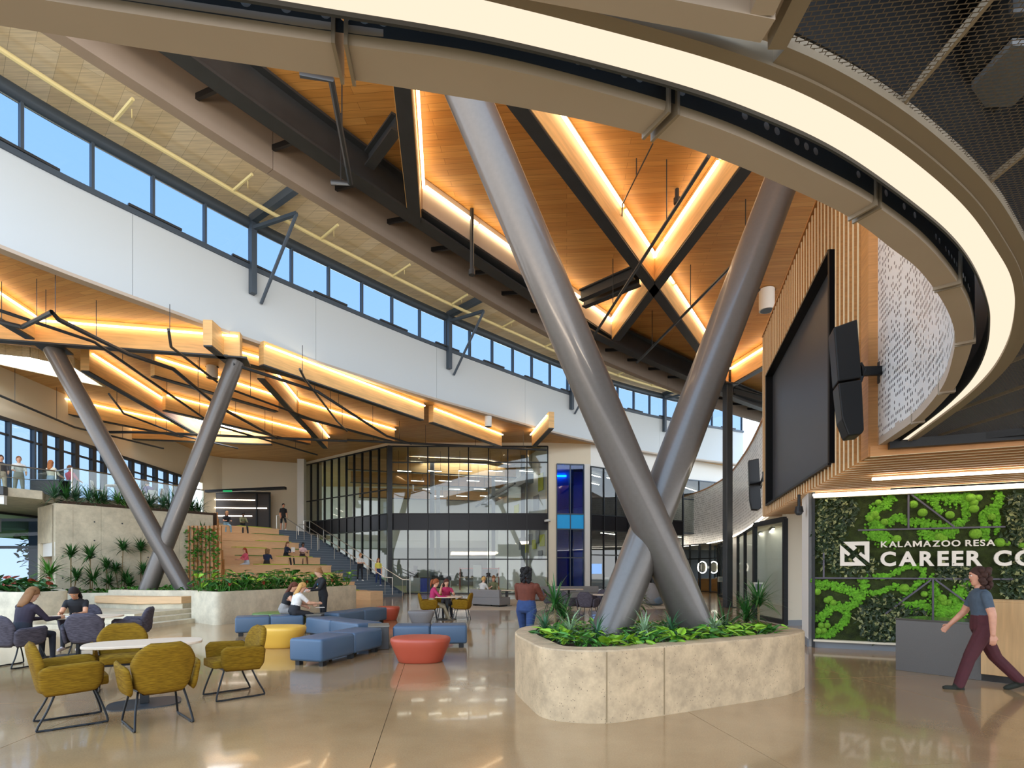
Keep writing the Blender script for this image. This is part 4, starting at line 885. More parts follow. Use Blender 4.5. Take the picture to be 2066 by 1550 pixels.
tag(MB().box((3.3, 38.31, 8.2), (1.0, .1, .06)).build('linear_light', emis('cyan_led', '#5fe8ff', 30)), 'cyan light bar at the top of the blue glass bay', 'light')
wallq('wall_far_upper', (Q1.x, Q1.y, 0), (Q2.x+8, Q2.y+5, 0), 8.5, 10.8, 'white', 'white wall above the dark office glass')
curtain('window_8', 'dark two storey office glazing behind the crossed column', Q1, Q2, 8, [.05, 2.6, 4.25, 5.3, 8.5], spand=(4.25, 'span'), mw=.06)
curtain('window_9', 'upper office glazing above the white balcony', Q2, Vector((22, 46, 0)), 6, [4.4, 7.0, 8.5], frame='steelb', mw=.05)
struct(MB().quad((4, 37, 4.3), (24, 47, 4.3), (24, 60, 4.3), (4, 60, 4.3)).build('floor_office', 'module'), 'office floor behind the dark glazing')
wallq('wall_office_back', (4, 47, 0), (26, 55, 0), 0, 8.6, mat('office_wall', '#5a5c60', .7), 'grey rear wall of the office')
wallq('wall_workshop_right', (4.0, 36.8, 0), (3.9, 47, 0), 0, 8.5, 'greyf', 'grey partition beside the office')
struct(MB().quad((4, 37, 8.5), (24, 47, 8.5), (24, 60, 8.5), (4, 60, 8.5)).build('ceiling_office', 'steel'), 'dark office ceiling')
for i, (x, y, z, L) in enumerate(((6.0, 39.5, 8.46, 1.6), (7.6, 41, 8.46, 1.8), (6.4, 43, 8.46, 1.8), (9, 43, 8.46, 1.8), (13, 44.5, 8.46, 2.5), (15, 46.0, 8.46, 3), (7, 39.5, 4.26, 2.2), (9.5, 41, 4.26, 2.2), (13, 43.2, 4.26, 2))):
    t = thing('linear_light', ('upper left light line nearest the blue glass', 'upper light line in the middle of the office', 'lower of the upper office light lines', 'fourth upper office light line behind the column', 'upper light line right of the crossed column', 'rightmost upper office light line', 'left ground floor office light line', 'middle ground floor office light line', 'right ground floor office light line')[i], 'light', (x, y, z), group='office light lines'); MB().box((x, y, z), (L, .12, .07), .9).build('housing', 'white', t); MB().box((x, y, z-.045), (L, .1, .02), .9).build('tube', 'ledr', t)
for i, (x, y) in enumerate(((6.6, 39.2), (8.3, 40.4), (6.3, 38.6))):
    zf = 4.3 if i < 2 else 0
    t = thing('office_desk', ('left desk on the upper office floor', 'right desk on the upper office floor', 'pale desk in the lower office')[i], 'desk', (x, y, zf)); MB().box((x, y, zf+.74), (1.5, .7, .04)).build('top', 'black' if i < 2 else 'lam', t)
    for s in (-.7, .7): MB().box((x+s, y, zf+.36), (.05, .6, .72)).build('leg', 'rail', t)
    t = thing('office_chair', ('white chair at the left upper office desk', 'white chair at the right upper office desk', 'pale chair in the lower office')[i], 'chair', (x+.2, y-.7, zf)); c = (x+.2, y-.7)
    MB().box((c[0], c[1], zf+.45), (.45, .45, .06)).build('seat', 'white', t, bevel=.02); MB().box((c[0], c[1]-.2, zf+.8), (.42, .05, .6)).build('backrest', 'white', t, bevel=.02); MB().tube([(c[0], c[1], zf+.42), (c[0], c[1], zf+.05)], .03, 6).build('stem', 'rail', t); MB().box((c[0], c[1], zf+.04), (.5, .06, .04)).build('leg', 'rail', t); MB().box((c[0], c[1], zf+.04), (.06, .5, .04)).build('leg', 'rail', t)
tv = thing('wall_screen', 'blue lit screen inside the lower office', 'screen', (5.6, 37.5, 1.6)); a, b = D(1193, 1148, 37.6), D(1214, 1148, 37.7); MB().bar(a, b, .06, .78).build('bezel', 'black', tv); MB().bar(a-Vector((0, .05, 0)), b-Vector((0, .05, 0)), .02, .7).build('display', emis('tv_blue', '#2a90e8', 1.1), tv)
# perforated balcony guard
gimg = [(1330, 1110), (1375, 1103), (1420, 1098), (1459, 1091), (1477, 1086), (1510, 1071), (1540, 1052), (1560, 1037)]
gc = smoothxy(resample(crom([G(x, y, 3.5) for x, y in gimg]), .6), 4); gN = normals2(gc)
mb = MB(); mb.uv = []; s = 0; A = []
for i, p in enumerate(gc):
    if i: s += (p-gc[i-1]).length
    A.append(s)
for z in (3.5, 7.45):
    for p, a in zip(gc, A): mb.v.append((p.x, p.y, z)); mb.uv.append((a, z))
n = len(gc); mb.f = [(i, i+1, n+i+1, n+i) for i in range(n-1)]
struct(mb.build('wall_balcony', 'perf2', smooth='all'), 'curved white perforated balcony front at the right rear')
MB2 = MB(); strip(MB2, at_z(gc, 3.5), [Vector((p.x+9, p.y+4, 3.5)) for p in gc]); struct(MB2.build('ceiling_balcony', 'cream'), 'cream soffit under the perforated balcony')
tag(hband(MB(), gc, gN, -.06, .06, 7.45, 7.52).build('guard_cap', 'slat', smooth=True), 'thin timber cap along the perforated balcony', 'cap rail')
tag(hband(MB(), off(gc, gN, -.25), gN, -.03, .03, 3.44, 3.49).build('soffit_light', 'ledw'), 'light line curving under the perforated balcony', 'light')
# storefront under the balcony
sg = [G(1368, 1192), G(1452, 1201)]
curtain('window_10', 'dark storefront under the perforated balcony', Vector((13.0, 42, 0)), Vector((14.2, 37, 0)), 4, [.05, 2.4, 3.45], mw=.07)
struct(MB().box((17, 43, 1.8), (.2, 9, 3.6), -.2).build('wall_cafe', mat('navy_wall', '#27303b', .7)), 'dark blue wall inside the storefront')
for i, (x, y, s_) in enumerate(((14.9, 41.5, (1.6, .6, .9)), (15.2, 39.0, (1.2, .6, 1.0)), (16.3, 40.5, (1.6, .5, 1.6)))):
    t = thing('counter', ('oak counter left inside the storefront', 'oak counter right inside the storefront', 'tall oak cabinet inside the storefront')[i], 'counter', (x, y, 0)); MB().box((x, y, s_[2]/2), s_, -1.3).build('body', 'slat', t); MB().box((x, y, s_[2]+.02), (s_[0]+.1, s_[1]+.1, .04), -1.3).build('top', 'lam', t)
for i, (x, y) in enumerate(((1417, 1145), (1440, 1145))):
    c = D(x, y, 39.5); t = thing('ring_mirror', ('left', 'right')[i]+' glowing ring mirror inside the storefront', 'mirror', tuple(c)); MB().tube([c+Vector((.32*math.cos(q*.3142), 0, .42*math.sin(q*.3142))) for q in range(20)], .04, 6, closed=True).build('light_ring', 'ledw', t); MB().tube([c+Vector((0, .05, 0)), c+Vector((0, .08, 0))], .3, 16).build('glass', 'rail', t)
# glass doors at right
dA, dB = G(1478, 1209), G(1588, 1262)
curtain('window_11', 'framed glass partition leading to the right corridor', G(1489, 1213), G(1522, 1232), 2, [.05, 3.3], mw=.1, gm='glass')
for i, (lab, a, b, yy) in enumerate((('open black framed glass door nearest the moss wall', (1523, 1250), (1584, 1263), 0), ('narrow open glass door behind the slim post', (1450, 1205), (1462, 1207), 0))):
    A, B = G(*a), G(*b); t = struct(thing('door_%d' % (i+1), lab, 'door', tuple(A))); del t['category']
    h = 3.05
    MB().bar((A.x, A.y, h/2+.03), (B.x, B.y, h/2+.03), .02, h).build('pane', 'glass', t)
    for q in (A, B): MB().box((q.x, q.y, h/2+.02), (.12, .1, h)).build('stile', 'black', t)
    for z in (.1, h): MB().bar((A.x, A.y, z), (B.x, B.y, z), .1, .14).build('rail', 'black', t)
    MB().box((A.x+.05, A.y-.1, 1.05), (.3, .1, .3)).build('lock_box', 'rail', t); MB().box((A.x+.05, A.y-.16, 1.05), (.2, .03, .2)).build('lock_plate', 'basegrey', t)
wallq('wall_right_a', G(1586, 1263), G(1621, 1262), 0, 3.22, 'cream', 'cream wall between glass door and moss wall')
struct(MB().bar(G(1586, 1263)+Vector((0, -.02, .08)), G(1621, 1262)+Vector((0, -.02, .08)), .03, .16).build('baseboard_right_a', 'basegrey'))
# corridor behind
wallq('wall_corridor', (11.2, 19, 0), (13.5, 34, 0), 0, 3.5, 'white', 'white corridor wall behind the glass doors')
for i in range(3):
    A = G(1480+i*22, 1085-i*9, 3.4); t = thing('corridor_light', ('first', 'second', 'third')[i]+' slim corridor light line behind the glass door', 'light', tuple(A)); MB().bar(A+Vector((.8, 0, 0)), A+Vector((2.6, 4.5, 0)), .08, .05).build('tube', 'ledw', t); MB().bar(A+Vector((.8, 0, .04)), A+Vector((2.6, 4.5, .04)), .12, .04).build('housing', 'steel', t)
wallq('wall_right_far', (9, 16.3, 0), (30, 25, 0), 0, 12, 'cream', 'cream wall behind the slat box')
# ================================================================ moss wall
def MW(x, y, o=0.):
    r = (x-CX)/F; t = (moss0.x-r*moss0.y)/(r*u.y-u.x); p = moss0+u*t; return Vector((p.x, p.y, CZ+(HY-y)/F*p.y))-mossn*o
def MC(a, b, o=0.): return MW(1640+a*.21936, 980+b*.21936, o)
mz0, mz1 = .17, 3.08
me_ = moss0+u*6.2
mw_ = struct(thing('wall_moss', 'living moss wall with trellis bars behind the reception desk', 'wall', (moss0.x, moss0.y, 0))); del mw_['category']
mm = lambda s, o, z: Vector((moss0.x, moss0.y, z))+u*s-mossn*o
M['moss'] = mat('dark_moss', '#2f3a10', .95, noise=.5, nscale=9, bump=1.0, bscale=60); M['mossb'] = mat('bright_moss', '#5f9a1e', .9, noise=.35, nscale=14); M['ball'] = mat('moss_ball_green', '#74a62a', .95, noise=.2, nscale=30, bump=.8, bscale=90)
M['leafd'] = mat('dark_leaf', '#2c3d22', .5, noise=.4, nscale=6); M['leafp'] = mat('pale_leaf', '#8c8f5e', .55, noise=.3, nscale=6); M['trel'] = mat('trellis_bar', '#4b4550', .5)
MB().bar(mm(0, -.06, (mz0+mz1)/2), mm(6.2, -.06, (mz0+mz1)/2), .1, mz1-mz0).build('backing', 'moss', mw_)
MB().bar(mm(-.02, .02, 1.6), mm(.03, .02, 1.6), .16, 3.2).build('jamb', 'black', mw_)
MB().bar(mm(0, .03, .15), mm(6.2, .03, .15), .18, .04).build('ledge', 'cream', mw_); MB().bar(mm(0, .0, .065), mm(6.2, .0, .065), .1, .13).build('base_strip', 'basegrey', mw_)
MB().bar(mm(0, .03, mz1+.01), mm(6.2, .03, mz1+.01), .2, .04).build('head_trim', 'cream', mw_)
ico = bmesh.new(); bmesh.ops.create_icosphere(ico, subdivisions=1, radius=1); IV = [v.co.copy() for v in ico.verts]; IF = [tuple(v.index for v in f.verts) for f in ico.faces]; ico.free()
bands = [([(740, 80), (690, 160), (610, 200), (540, 270), (560, 340), (640, 375)], 95), ([(690, 340), (780, 295), (860, 330), (980, 335), (1080, 362), (1200, 380), (1300, 362), (1395, 310), (1400, 220), (1430, 130)], 70), ([(950, 90), (1090, 110), (1130, 190), (1180, 245)], 65),
    ([(1150, 90), (1250, 110), (1370, 130), (1440, 100)], 120), ([(1710, 60), (1700, 170), (1620, 230), (1555, 320), (1585, 400), (1575, 490)], 85), ([(1690, 230), (1690, 430)], 50), ([(510, 430), (610, 460), (700, 510)], 130), ([(1010, 430), (1150, 470), (1300, 415)], 100),
    ([(20, 905), (150, 920), (300, 950), (390, 990), (420, 1070), (300, 1120), (150, 1120), (130, 1190), (20, 1215)], 80), ([(480, 860), (460, 960), (390, 1070)], 95), ([(520, 1000), (650, 970), (760, 930), (860, 990), (960, 905), (1020, 840), (1000, 770), (900, 745), (800, 775), (700, 830), (560, 835)], 52),
    ([(310, 1170), (300, 1240), (220, 1320), (120, 1375), (20, 1390)], 75), ([(830, 1080), (900, 1120), (980, 1090), (1080, 1140)], 85), ([(1100, 880), (1120, 980), (1150, 1090), (1250, 1150), (1340, 1120), (1300, 1040), (1380, 960), (1420, 880)], 110), ([(1120, 1200), (1380, 1180)], 110), ([(2150, 80), (2250, 200), (2400, 260), (2550, 180), (2700, 240)], 100), ([(2100, 950), (2250, 900), (2400, 1000), (2600, 960)], 90), ([(2300, 380), (2450, 450), (2650, 420)], 110)]
rnd = random.Random(3); bb = MB()
for pl_, wd2 in bands:
    P = resample(crom([Vector((a, b, 0)) for a, b in pl_], 6), 9)
    for p in P:
        for _ in range(max(2, int(wd2/11))):
            q = MC(p.x+rnd.gauss(0, wd2*.24), p.y+rnd.gauss(0, wd2*.24), .0)
            if q.z > mz1-.03 or q.z < mz0+.03: continue
            r = rnd.uniform(.016, .036); o_ = q-mossn*rnd.uniform(0, .02)
            bb.add([o_+v*r for v in IV], IF)
tag(bb.build('moss_patch', 'mossb', mw_, smooth='all'), kind='stuff', label='bright green cushion moss in winding bands')
ballpx = [(600, 155, 26), (565, 270, 34), (522, 305, 30), (592, 297, 22), (655, 335, 30), (768, 490, 36), (920, 175, 36), (1005, 250, 38), (1255, 272, 36), (1445, 115, 40), (1475, 158, 34), (1475, 215, 38), (1515, 115, 32), (1490, 445, 48), (1155, 470, 36), (1195, 490, 34), (1640, 290, 32), (1712, 525, 42), (1780, 532, 26), (1910, 550, 28), (838, 940, 38), (1020, 997, 28), (35, 975, 34), (155, 1040, 28), (128, 1055, 28), (185, 1075, 28), (75, 1285, 28), (130, 1285, 28), (48, 1335, 32), (100, 1330, 26), (1185, 1035, 36), (1200, 1075, 28), (1240, 1070, 26)]
for a, b, r in ballpx:
    c = MC(a, b, .03); MB().sphere(c, r*.21936/F*c.y*1.03, 12, 8).build('moss_ball', 'ball', mw_, smooth='all')
def leafquad(mb, p, d, n, L, W):
    d = d.normalized(); s = d.cross(n)
    if s.length < 1e-3: s = d.cross(Vector((.3, .5, .8)))
    s.normalize(); nn_ = s.cross(d)
    mb.add([p, p+d*L*.45+s*W*.5+nn_*L*.08, p+d*L, p+d*L*.45-s*W*.5+nn_*L*.08, p+d*L*.5-nn_*L*.02], [(0, 1, 4), (1, 2, 4), (2, 3, 4), (3, 0, 4)])
dk_, pa_ = MB(), MB()
for cx_, cy_, rx, ry, n in ((220, 240, 200, 150, 330), (150, 450, 150, 170, 260), (370, 720, 230, 110, 230), (190, 640, 170, 140, 200), (600, 1240, 200, 200, 430), (700, 1100, 130, 110, 120), (1300, 790, 170, 80, 170), (1480, 860, 130, 110, 120), (1880, 250, 110, 200, 240), (1850, 850, 140, 220, 260), (1830, 480, 130, 70, 70), (900, 1180, 180, 60, 90), (2100, 700, 200, 500, 300)):
    for _ in range(n):
        an, rr_ = rnd.uniform(0, 6.283), math.sqrt(rnd.random()); q = MC(cx_+rx*rr_*math.cos(an), cy_+ry*rr_*math.sin(an), rnd.uniform(.0, .06))
        if q.z > mz1 or q.z < mz0-.02: continue
        d = Vector((rnd.gauss(0, 1), 0, rnd.gauss(-.2, 1))); d = u*d.x+Vector((0, 0, d.z))-mossn*rnd.uniform(.2, .9)
        leafquad(pa_ if rnd.random() < .22 else dk_, q, d, -mossn, rnd.uniform(.06, .14), rnd.uniform(.03, .065))
tag(dk_.build('dark_foliage', 'leafd', mw_), kind='stuff', label='dark glossy preserved leaves'); tag(pa_.build('pale_foliage', 'leafp', mw_), kind='stuff', label='pale dried leaf tips')
for a, b in (((1642, 1166.4), (2040, 1168.6)), ((1730, 1070.6), (2025, 1063.4)), ((1831, 999), (1831, 1067)), ((1837, 999), (1923, 1064)), ((1880, 1169), (1880, 1290)), ((1876, 1170), (1785, 1238)), ((1885, 1170), (1990, 1247)), ((1661, 1116), (1661, 1165))):
    MB().bar(MW(*a, .07), MW(*b, .07), .03, .026, up=-mossn).build('trellis_bar', 'trel', mw_)
# lettering
def glyph_mesh(ch, bold):
    cu = bpy.data.curves.new('g', 'FONT'); cu.body = ch; cu.size = 1.0; cu.extrude = .0; cu.offset = bold; cu.resolution_u = 4
    o = bpy.data.objects.new('g', cu); COL.objects.link(o); dg = bpy.context.evaluated_depsgraph_get(); m = bpy.data.meshes.new_from_object(o.evaluated_get(dg)); bpy.data.objects.remove(o); bpy.data.curves.remove(cu)
    return m
def lettering(parent, text, pl, pr, h0, bold, gap, th=.03, frame=None):
    """text from pl to pr (bottom corners), cap height h0; frame maps (s, z, out) to space"""
    ms = []; x = 0.; caps = 0
    for ch in text:
        if ch == ' ': x += .32; continue
        if ch == 'M':
            m = bpy.data.meshes.new('g'); b_ = .13+bold*2; m.from_pydata([(0, 0, 0), (0, .7, 0), (b_, .7, 0), (.4, .3, 0), (.8-b_, .7, 0), (.8, .7, 0), (.8, 0, 0), (.8-b_, 0, 0), (.8-b_, .44, 0), (.4, .04, 0), (b_, .44, 0), (b_, 0, 0)], [], [(0, 1, 2, 10, 11), (2, 3, 9, 10), (3, 4, 8, 9), (4, 5, 6, 7, 8)])
        else: m = glyph_mesh(ch, bold)
        xs_ = [v.co.x for v in m.vertices]; ys_ = [v.co.y for v in m.vertices]; ms.append((ch, m, x-min(xs_))); x += max(xs_)-min(xs_)+gap; caps = max(caps, max(ys_))
    W_ = x-gap; base = pl; ex = (pr-pl)/W_; ez = Vector((0, 0, h0/caps))
    nrm = ex.cross(ez).normalized()
    for ch, m, ox in ms:
        bm = bmesh.new(); bm.from_mesh(m); bmesh.ops.remove_doubles(bm, verts=bm.verts, dist=1e-4)
        L = rootloc(parent)
        for v in bm.verts: v.co = base+ex*(v.co.x+ox)+ez*v.co.y-L
        r = bmesh.ops.extrude_face_region(bm, geom=bm.faces[:]); bmesh.ops.translate(bm, verts=[g for g in r['geom'] if isinstance(g, bmesh.types.BMVert)], vec=nrm*th)
        bmesh.ops.recalc_face_normals(bm, faces=bm.faces)
        
        for f_ in bm.faces: f_.smooth = False
        nm = bpy.data.meshes.new('letter'); bm.to_mesh(nm); bm.free(); nm.materials.append(M['letter']); o = bpy.data.objects.new('letter', nm); COL.objects.link(o); o.parent = parent
        bpy.data.meshes.remove(m)
sg_ = thing('wall_sign', 'cream raised lettering and square arrow emblem on the moss wall', 'sign', tuple(MW(1700, 1140, .08)))
a, b = MW(1775, 1105.0, .09), MW(2003, 1101.6, .09); zz = (a.z+b.z)/2; a.z = b.z = zz; lettering(sg_, 'KALAMAZOO RESA', a, b, .115, .018, .11)
a, b = MW(1774, 1141.5, .09), MW(2085, 1141.5, .09); b.z = a.z; lettering(sg_, 'CAREER CO', a, b, .275, .034, .13)
for pg in ([(272, 520), (510, 516), (510, 712), (412, 634), (432, 612), (466, 640), (466, 553), (372, 553), (396, 575), (366, 602)], [(243, 545), (340, 630), (318, 650), (283, 625), (283, 705), (380, 705), (358, 682), (385, 657), (480, 738), (243, 740)]):
    P = [MC(x, y, .09) for x, y in pg]; n = len(P); mb = MB(); mb.add(P+[p-mossn*.03 for p in P], [tuple(range(n)), tuple(range(2*n-1, n-1, -1))]+[(i, (i+1) % n, n+(i+1) % n, n+i) for i in range(n)]); mb.build('emblem_piece', 'letter', sg_)
# reveal at the moss wall's left end
rA, rB = G(1618, 1293), G(1631, 1305)
struct(MB().prism([(rA.x, rA.y), (rB.x, rB.y), (rB.x+.5, rB.y+.3), (rA.x+.6, rA.y+.3)], 0, 3.2).build('wall_reveal', 'white'), 'narrow white wall end beside the moss wall')
struct(MB().bar(rA+Vector((-.02, -.02, .08)), rB+Vector((-.02, -.02, .08)), .03, .16).build('baseboard_reveal', 'basegrey'))
# ================================================================ reception desk
dA_, dB_ = G(1807, 1352), G(2040, 1381); dd = (dB_-dA_).normalized(); dn2 = Vector((-dd.y, dd.x, 0))
if dn2.dot(dA_) < 0: dn2 = -dn2
rd = thing('reception_desk', 'reception desk in dark grey laminate with a taller oak front', 'desk', tuple(dA_))
dp = lambda s, o: (dA_.x+dd.x*s+dn2.x*o, dA_.y+dd.y*s+dn2.y*o)
MB().prism([dp(0, 0), dp(1.9, 0), dp(1.9, .75), dp(.12, .75)], 0, .80).build('low_body', 'desk', rd, bevel=.004)
MB().prism([dp(-.003, -.003), dp(1.9, -.003), dp(1.9, .75), dp(.117, .75)], .80, .83).build('low_top', mat('desk_top', '#4a4642', .12), rd, bevel=.003)
MB().prism([dp(1.06, -.03), dp(3.0, -.03), dp(3.0, .06), dp(1.06, .06)], .1, 1.14).build('oak_front', 'deskw', rd, bevel=.004)
MB().prism([dp(1.06, -.03), dp(3.0, -.03), dp(3.0, .35), dp(1.06, .35)], 1.14, 1.17).build('oak_counter', 'deskw', rd, bevel=.004)
MB().prism([dp(1.06, .0), dp(3.0, .0), dp(3.0, .06), dp(1.06, .06)], 0, .1).build('toe_kick', 'desk', rd)
# ================================================================ speakers and cameras
def speaker(lab, up_, lo_, Y, th, brk):
    p0 = D(*lo_[2], Y); t = thing('line_speaker', lab, 'speaker', tuple(p0), group='black wall speakers')
    for nm, pg in (('upper_cabinet', up_), ('lower_cabinet', lo_)):
        P = [D(x, y, Y) for x, y in pg]; n = len(P); B = Vector((th*.35, th, 0))
        MB().add(P+[p+B for p in P], [tuple(range(n)), tuple(range(2*n-1, n-1, -1))]+[(i, (i+1) % n, n+(i+1) % n, n+i) for i in range(n)]).build(nm, 'black', t, bevel=.02)
    a = D(*brk[0], Y+th*.4); b = brk[1] if isinstance(brk[1], Vector) else D(*brk[1], Y+th*.8)
    MB().bar(a, b, .06, .12).build('bracket_arm', 'black', t); MB().box(b, (.06, .2, .3)).build('bracket_plate', 'steel', t)
    MB().tube([a+Vector((0, 0, .12)), a+Vector((.06, 0, .02)), a+Vector((0, 0, -.14))], .02, 6).build('yoke', 'black', t)
speaker('large black two part speaker in front of the perforated wall', [(1682, 660), (1730, 643), (1739, 762), (1691, 770)], [(1691, 773), (1739, 765), (1744, 868), (1738, 876), (1712, 879), (1699, 845)], 7.3, .33, [(1736, 750), (1784, 748)])
speaker('black two part speaker at the far end of the slatted box', [(1510, 929), (1531, 925), (1534, 975), (1512, 978)], [(1512, 979), (1534, 977), (1536, 1025), (1530, 1029), (1517, 1028), (1513, 1008)], 17.3, .35, [(1534, 978), fp(.985, -.02, 4.4)])
c = D(1612, 1024, 11.6); t = thing('dome_camera', 'small dark dome camera under the slatted box', 'camera', tuple(c)); MB().tube([c+Vector((0, 0, .02)), c-Vector((0, 0, .1))], [.07, .09], 12).build('body', 'black', t); MB().sphere(c-Vector((0, 0, .1)), .075).build('lens', 'steel', t, smooth='all'); MB().tube([c, (c.x, c.y, ZS)], .03, 6).build('stem', 'black', t)
c = D(1108, 1050, 35.4); t = thing('wall_camera', 'white security camera on the pier by the workshop glass', 'camera', tuple(c)); MB().bar(c, c+Vector((-.3, -.2, -.05)), .14, .14).build('body', 'white', t, bevel=.03); MB().bar(c, c+Vector((.1, .6, 0)), .06, .06).build('arm', 'white', t)
# ================================================================ seating
def pillow(o, ex, ey, en, hw, H, th, curve=0., nu=18, nv=16, rim=.25):
    """closed cushion: width 2*hw(v) along ex, height H along ey, thickness th along en"""
    o, ex, ey, en = map(Vector, (o, ex, ey, en)); mb = MB(); rings = []
    for s in (1, -1):
        g = []
        for j in range(nv+1):
            v = j/nv; row = []
            for i in range(nu+1):
                q = -1+2*i/nu; q = math.copysign(abs(q)**.85, q); t = th/2*(rim+(1-rim)*((1-abs(q)**5)**.5)*((1-abs(2*v-1)**7)**.5)) if 0 < i < nu and 0 < j < nv else 0
                row.append(o+ex*(q*hw(v))+ey*(v*H)+en*(s*t+curve*(q*hw(v))**2))
            g.append(row)
        rings.append(g)
    a, b = rings; W = nu+1
    for g in rings:
        for row in g: mb.v += [tuple(p) for p in row]
    n = W*(nv+1)
    for j in range(nv):
        for i in range(nu):
            k = j*W+i; mb.f.append((k, k+1, k+W+1, k+W)); mb.f.append((n+k, n+k+W, n+k+W+1, n+k+1))
    return mb
def weld(o):
    bm = bmesh.new(); bm.from_mesh(o.data); bmesh.ops.remove_doubles(bm, verts=bm.verts, dist=1e-4); bmesh.ops.recalc_face_normals(bm, faces=bm.faces); bm.to_mesh(o.data); bm.free(); o.data.shade_smooth(); return o
def lerpf(pts):
    def f(v):
        for (a, x), (b, y) in zip(pts, pts[1:]):
            if v <= b:
                t = (v-a)/(b-a); return x+(y-x)*t
        return pts[-1][1]
    def g(v, r=.07): return sum(f(min(1, max(0, v+r*k/4))) for k in range(-4, 5))/9 if .0 < v < 1 else f(v)
    return g
def armchair(name, fab, lab, legs='sled'):
    t = thing(name, lab, 'chair')
    weld(pillow((.03, 0, .385), (0, 1, 0), (0, 0, 1), (1, 0, 0), lambda v: .25, .11, .54, 0, 12, 8, .8).build('seat', fab, t))
    k = Vector((-.2, 0, 1)).normalized()
    weld(pillow((-.235, 0, .34), (0, 1, 0), k, (1, 0, .2), lerpf([(0, .17), (.12, .24), (.62, .295), (.86, .235), (.96, .17), (1, .13)]), .54, .085, .55).build('backrest', fab, t))
    for s in (-1, 1):
        weld(pillow((-.02, s*.29, .35), (1, 0, .04), (0, s*.16, 1), (0, 1, 0), lerpf([(0, .2), (.25, .255), (.85, .265), (1, .2)]), .31, .065, -s*.35).build('arm', fab, t))
        if legs == 'sled':
            P = crom([(-.14, s*.2, .37), (-.21, s*.235, .19), (-.285, s*.255, .035), (-.25, s*.255, .012), (0, s*.255, .012), (.24, s*.255, .012), (.275, s*.255, .035), (.23, s*.23, .2), (.17, s*.2, .37)], 4)
            MB().tube(P, .011, 7).build('sled_leg', 'black', t, smooth=True)
            for x in (-.2, .2): MB().box((x, s*.255, .006), (.06, .026, .012)).build('foot_pad', 'black', t)
        else:
            for x in (-.2, .2): MB().tube([(x*.8, s*.18, .37), (x*1.25, s*.26, .0)], .013, 6).build('leg', 'steel', t)
            MB().tube([(-.24, s*.25, .06), (.24, s*.25, .06)], .008, 5).build('stretcher', 'steel', t)
    MB().bar((-.15, 0, .37), (.17, 0, .37), .4, .03).build('seat_frame', 'black', t)
    return t
def face(dx, dy): return math.atan2(dy, dx)
GY, GG = 'mustard armchairs', 'charcoal armchairs'
def place(proto, used, loc, rz, lab, grp):
    if not used: proto.location = loc; proto.rotation_euler = (0, 0, rz); proto['label'] = lab; proto['group'] = grp; used.append(1); return proto
    return dup(proto, loc, rz, lab, grp)
yc = armchair('armchair', 'yel', 'x'); uy = []
for x, y, dx, dy, lab in ((-4.62, 5.72, .72, .68, 'mustard armchair seen from its side at the left of the front table'), (-3.72, 5.72, -.72, .7, 'mustard armchair with its back to the viewer at the front table'), (-3.55, 6.95, -.7, -.7, 'mustard armchair right of the front table facing left'), (-5.15, 7.2, .55, -.83, 'mustard armchair behind the front table facing the viewer')):
    place(yc, uy, (x, y, 0), face(dx, dy), lab, GY)
gc_ = armchair('armchair', 'gry', 'x'); ug = []
for x, y, dx, dy, lab in ((-8.2, 9.05, .2, .98, 'charcoal armchair under the person in a dark top at the left edge'), (-7.35, 9.5, -.35, .93, 'charcoal armchair with its back to the viewer at the rear left table'), (-7.5, 10.75, -.9, -.3, 'charcoal armchair at the right end of the rear left table'), (-8.85, 11.2, .35, -.93, 'charcoal armchair of the girl in a black top')):
    place(gc_, ug, (x, y, 0), face(dx, dy), lab, GG)
fy = armchair('armchair', 'yel', 'x', 'four'); uf = []
for x, y, dx, dy, lab in ((-2.62, 17.3, .95, .2, 'mustard armchair of the person in a pink hoodie at the far round table'), (-1.62, 17.5, -.95, .1, 'empty mustard armchair at the far round table'), (-2.3, 18.6, .3, -.95, 'mustard armchair of the person leaning on the far round table')):
    place(fy, uf, (x, y, 0), face(dx, dy), lab, GY)
fg = armchair('armchair', 'gry', 'x', 'four'); uf = []
for x, y, dx, dy, lab in ((2.55, 18.3, .5, .85, 'dark chair with its back turned left of the crossed column'), (2.0, 18.9, .9, .5, 'dark chair half hidden left of the crossed column'), (3.2, 20.2, -.7, -.6, 'dark chair facing the viewer beside the low table'), (1.5, 20.5, .9, -.2, 'dark chair by the grey banquette')):
    place(fg, uf, (x, y, 0), face(dx, dy), lab, GG)
def oval(L, W, n=40, e=3.2):
    return [(L/2*math.copysign(abs(math.cos(a))**(2/e), math.cos(a)), W/2*math.copysign(abs(math.sin(a))**(2/e), math.sin(a))) for a in (2*math.pi*k/n for k in range(n))]
def table(lab, x, y, rz, L, W, z=.74, e=3.2, base=True):
    t = thing('pedestal_table', lab, 'table', (x, y, 0), rz)
    MB().prism(oval(L, W, e=e), z-.03, z).build('top', 'lam', t, local=True, bevel=.006)
    MB().box((0, 0, z/2), (.09, .09, z-.04)).build('column', 'black', t, local=True)
    MB().prism(oval(L*.62, W*.85, e=e), 0, .015).build('base_plate', 'steel', t, local=True)
    MB().box((0, 0, z-.05), (L*.5, .1, .03)).build('top_bracket', 'black', t, local=True)
    return t
tb = table('pale oval table between the mustard armchairs', -4.38, 6.5, face(.86, .5), 1.2, .68)
MB().box((-.52, -.12, .68), (.1, .16, .05)).build('power_box', 'rail', tb, local=True)
table('pale oval table between the charcoal armchairs', -8.05, 10.15, face(.9, .4), 1.35, .7)
table('round table between the far mustard armchairs', -2.1, 17.6, 0, 1.0, 1.0, e=2)
table('pale table beside the dark chairs', 3.4, 19.2, .3, 1.1, .7)
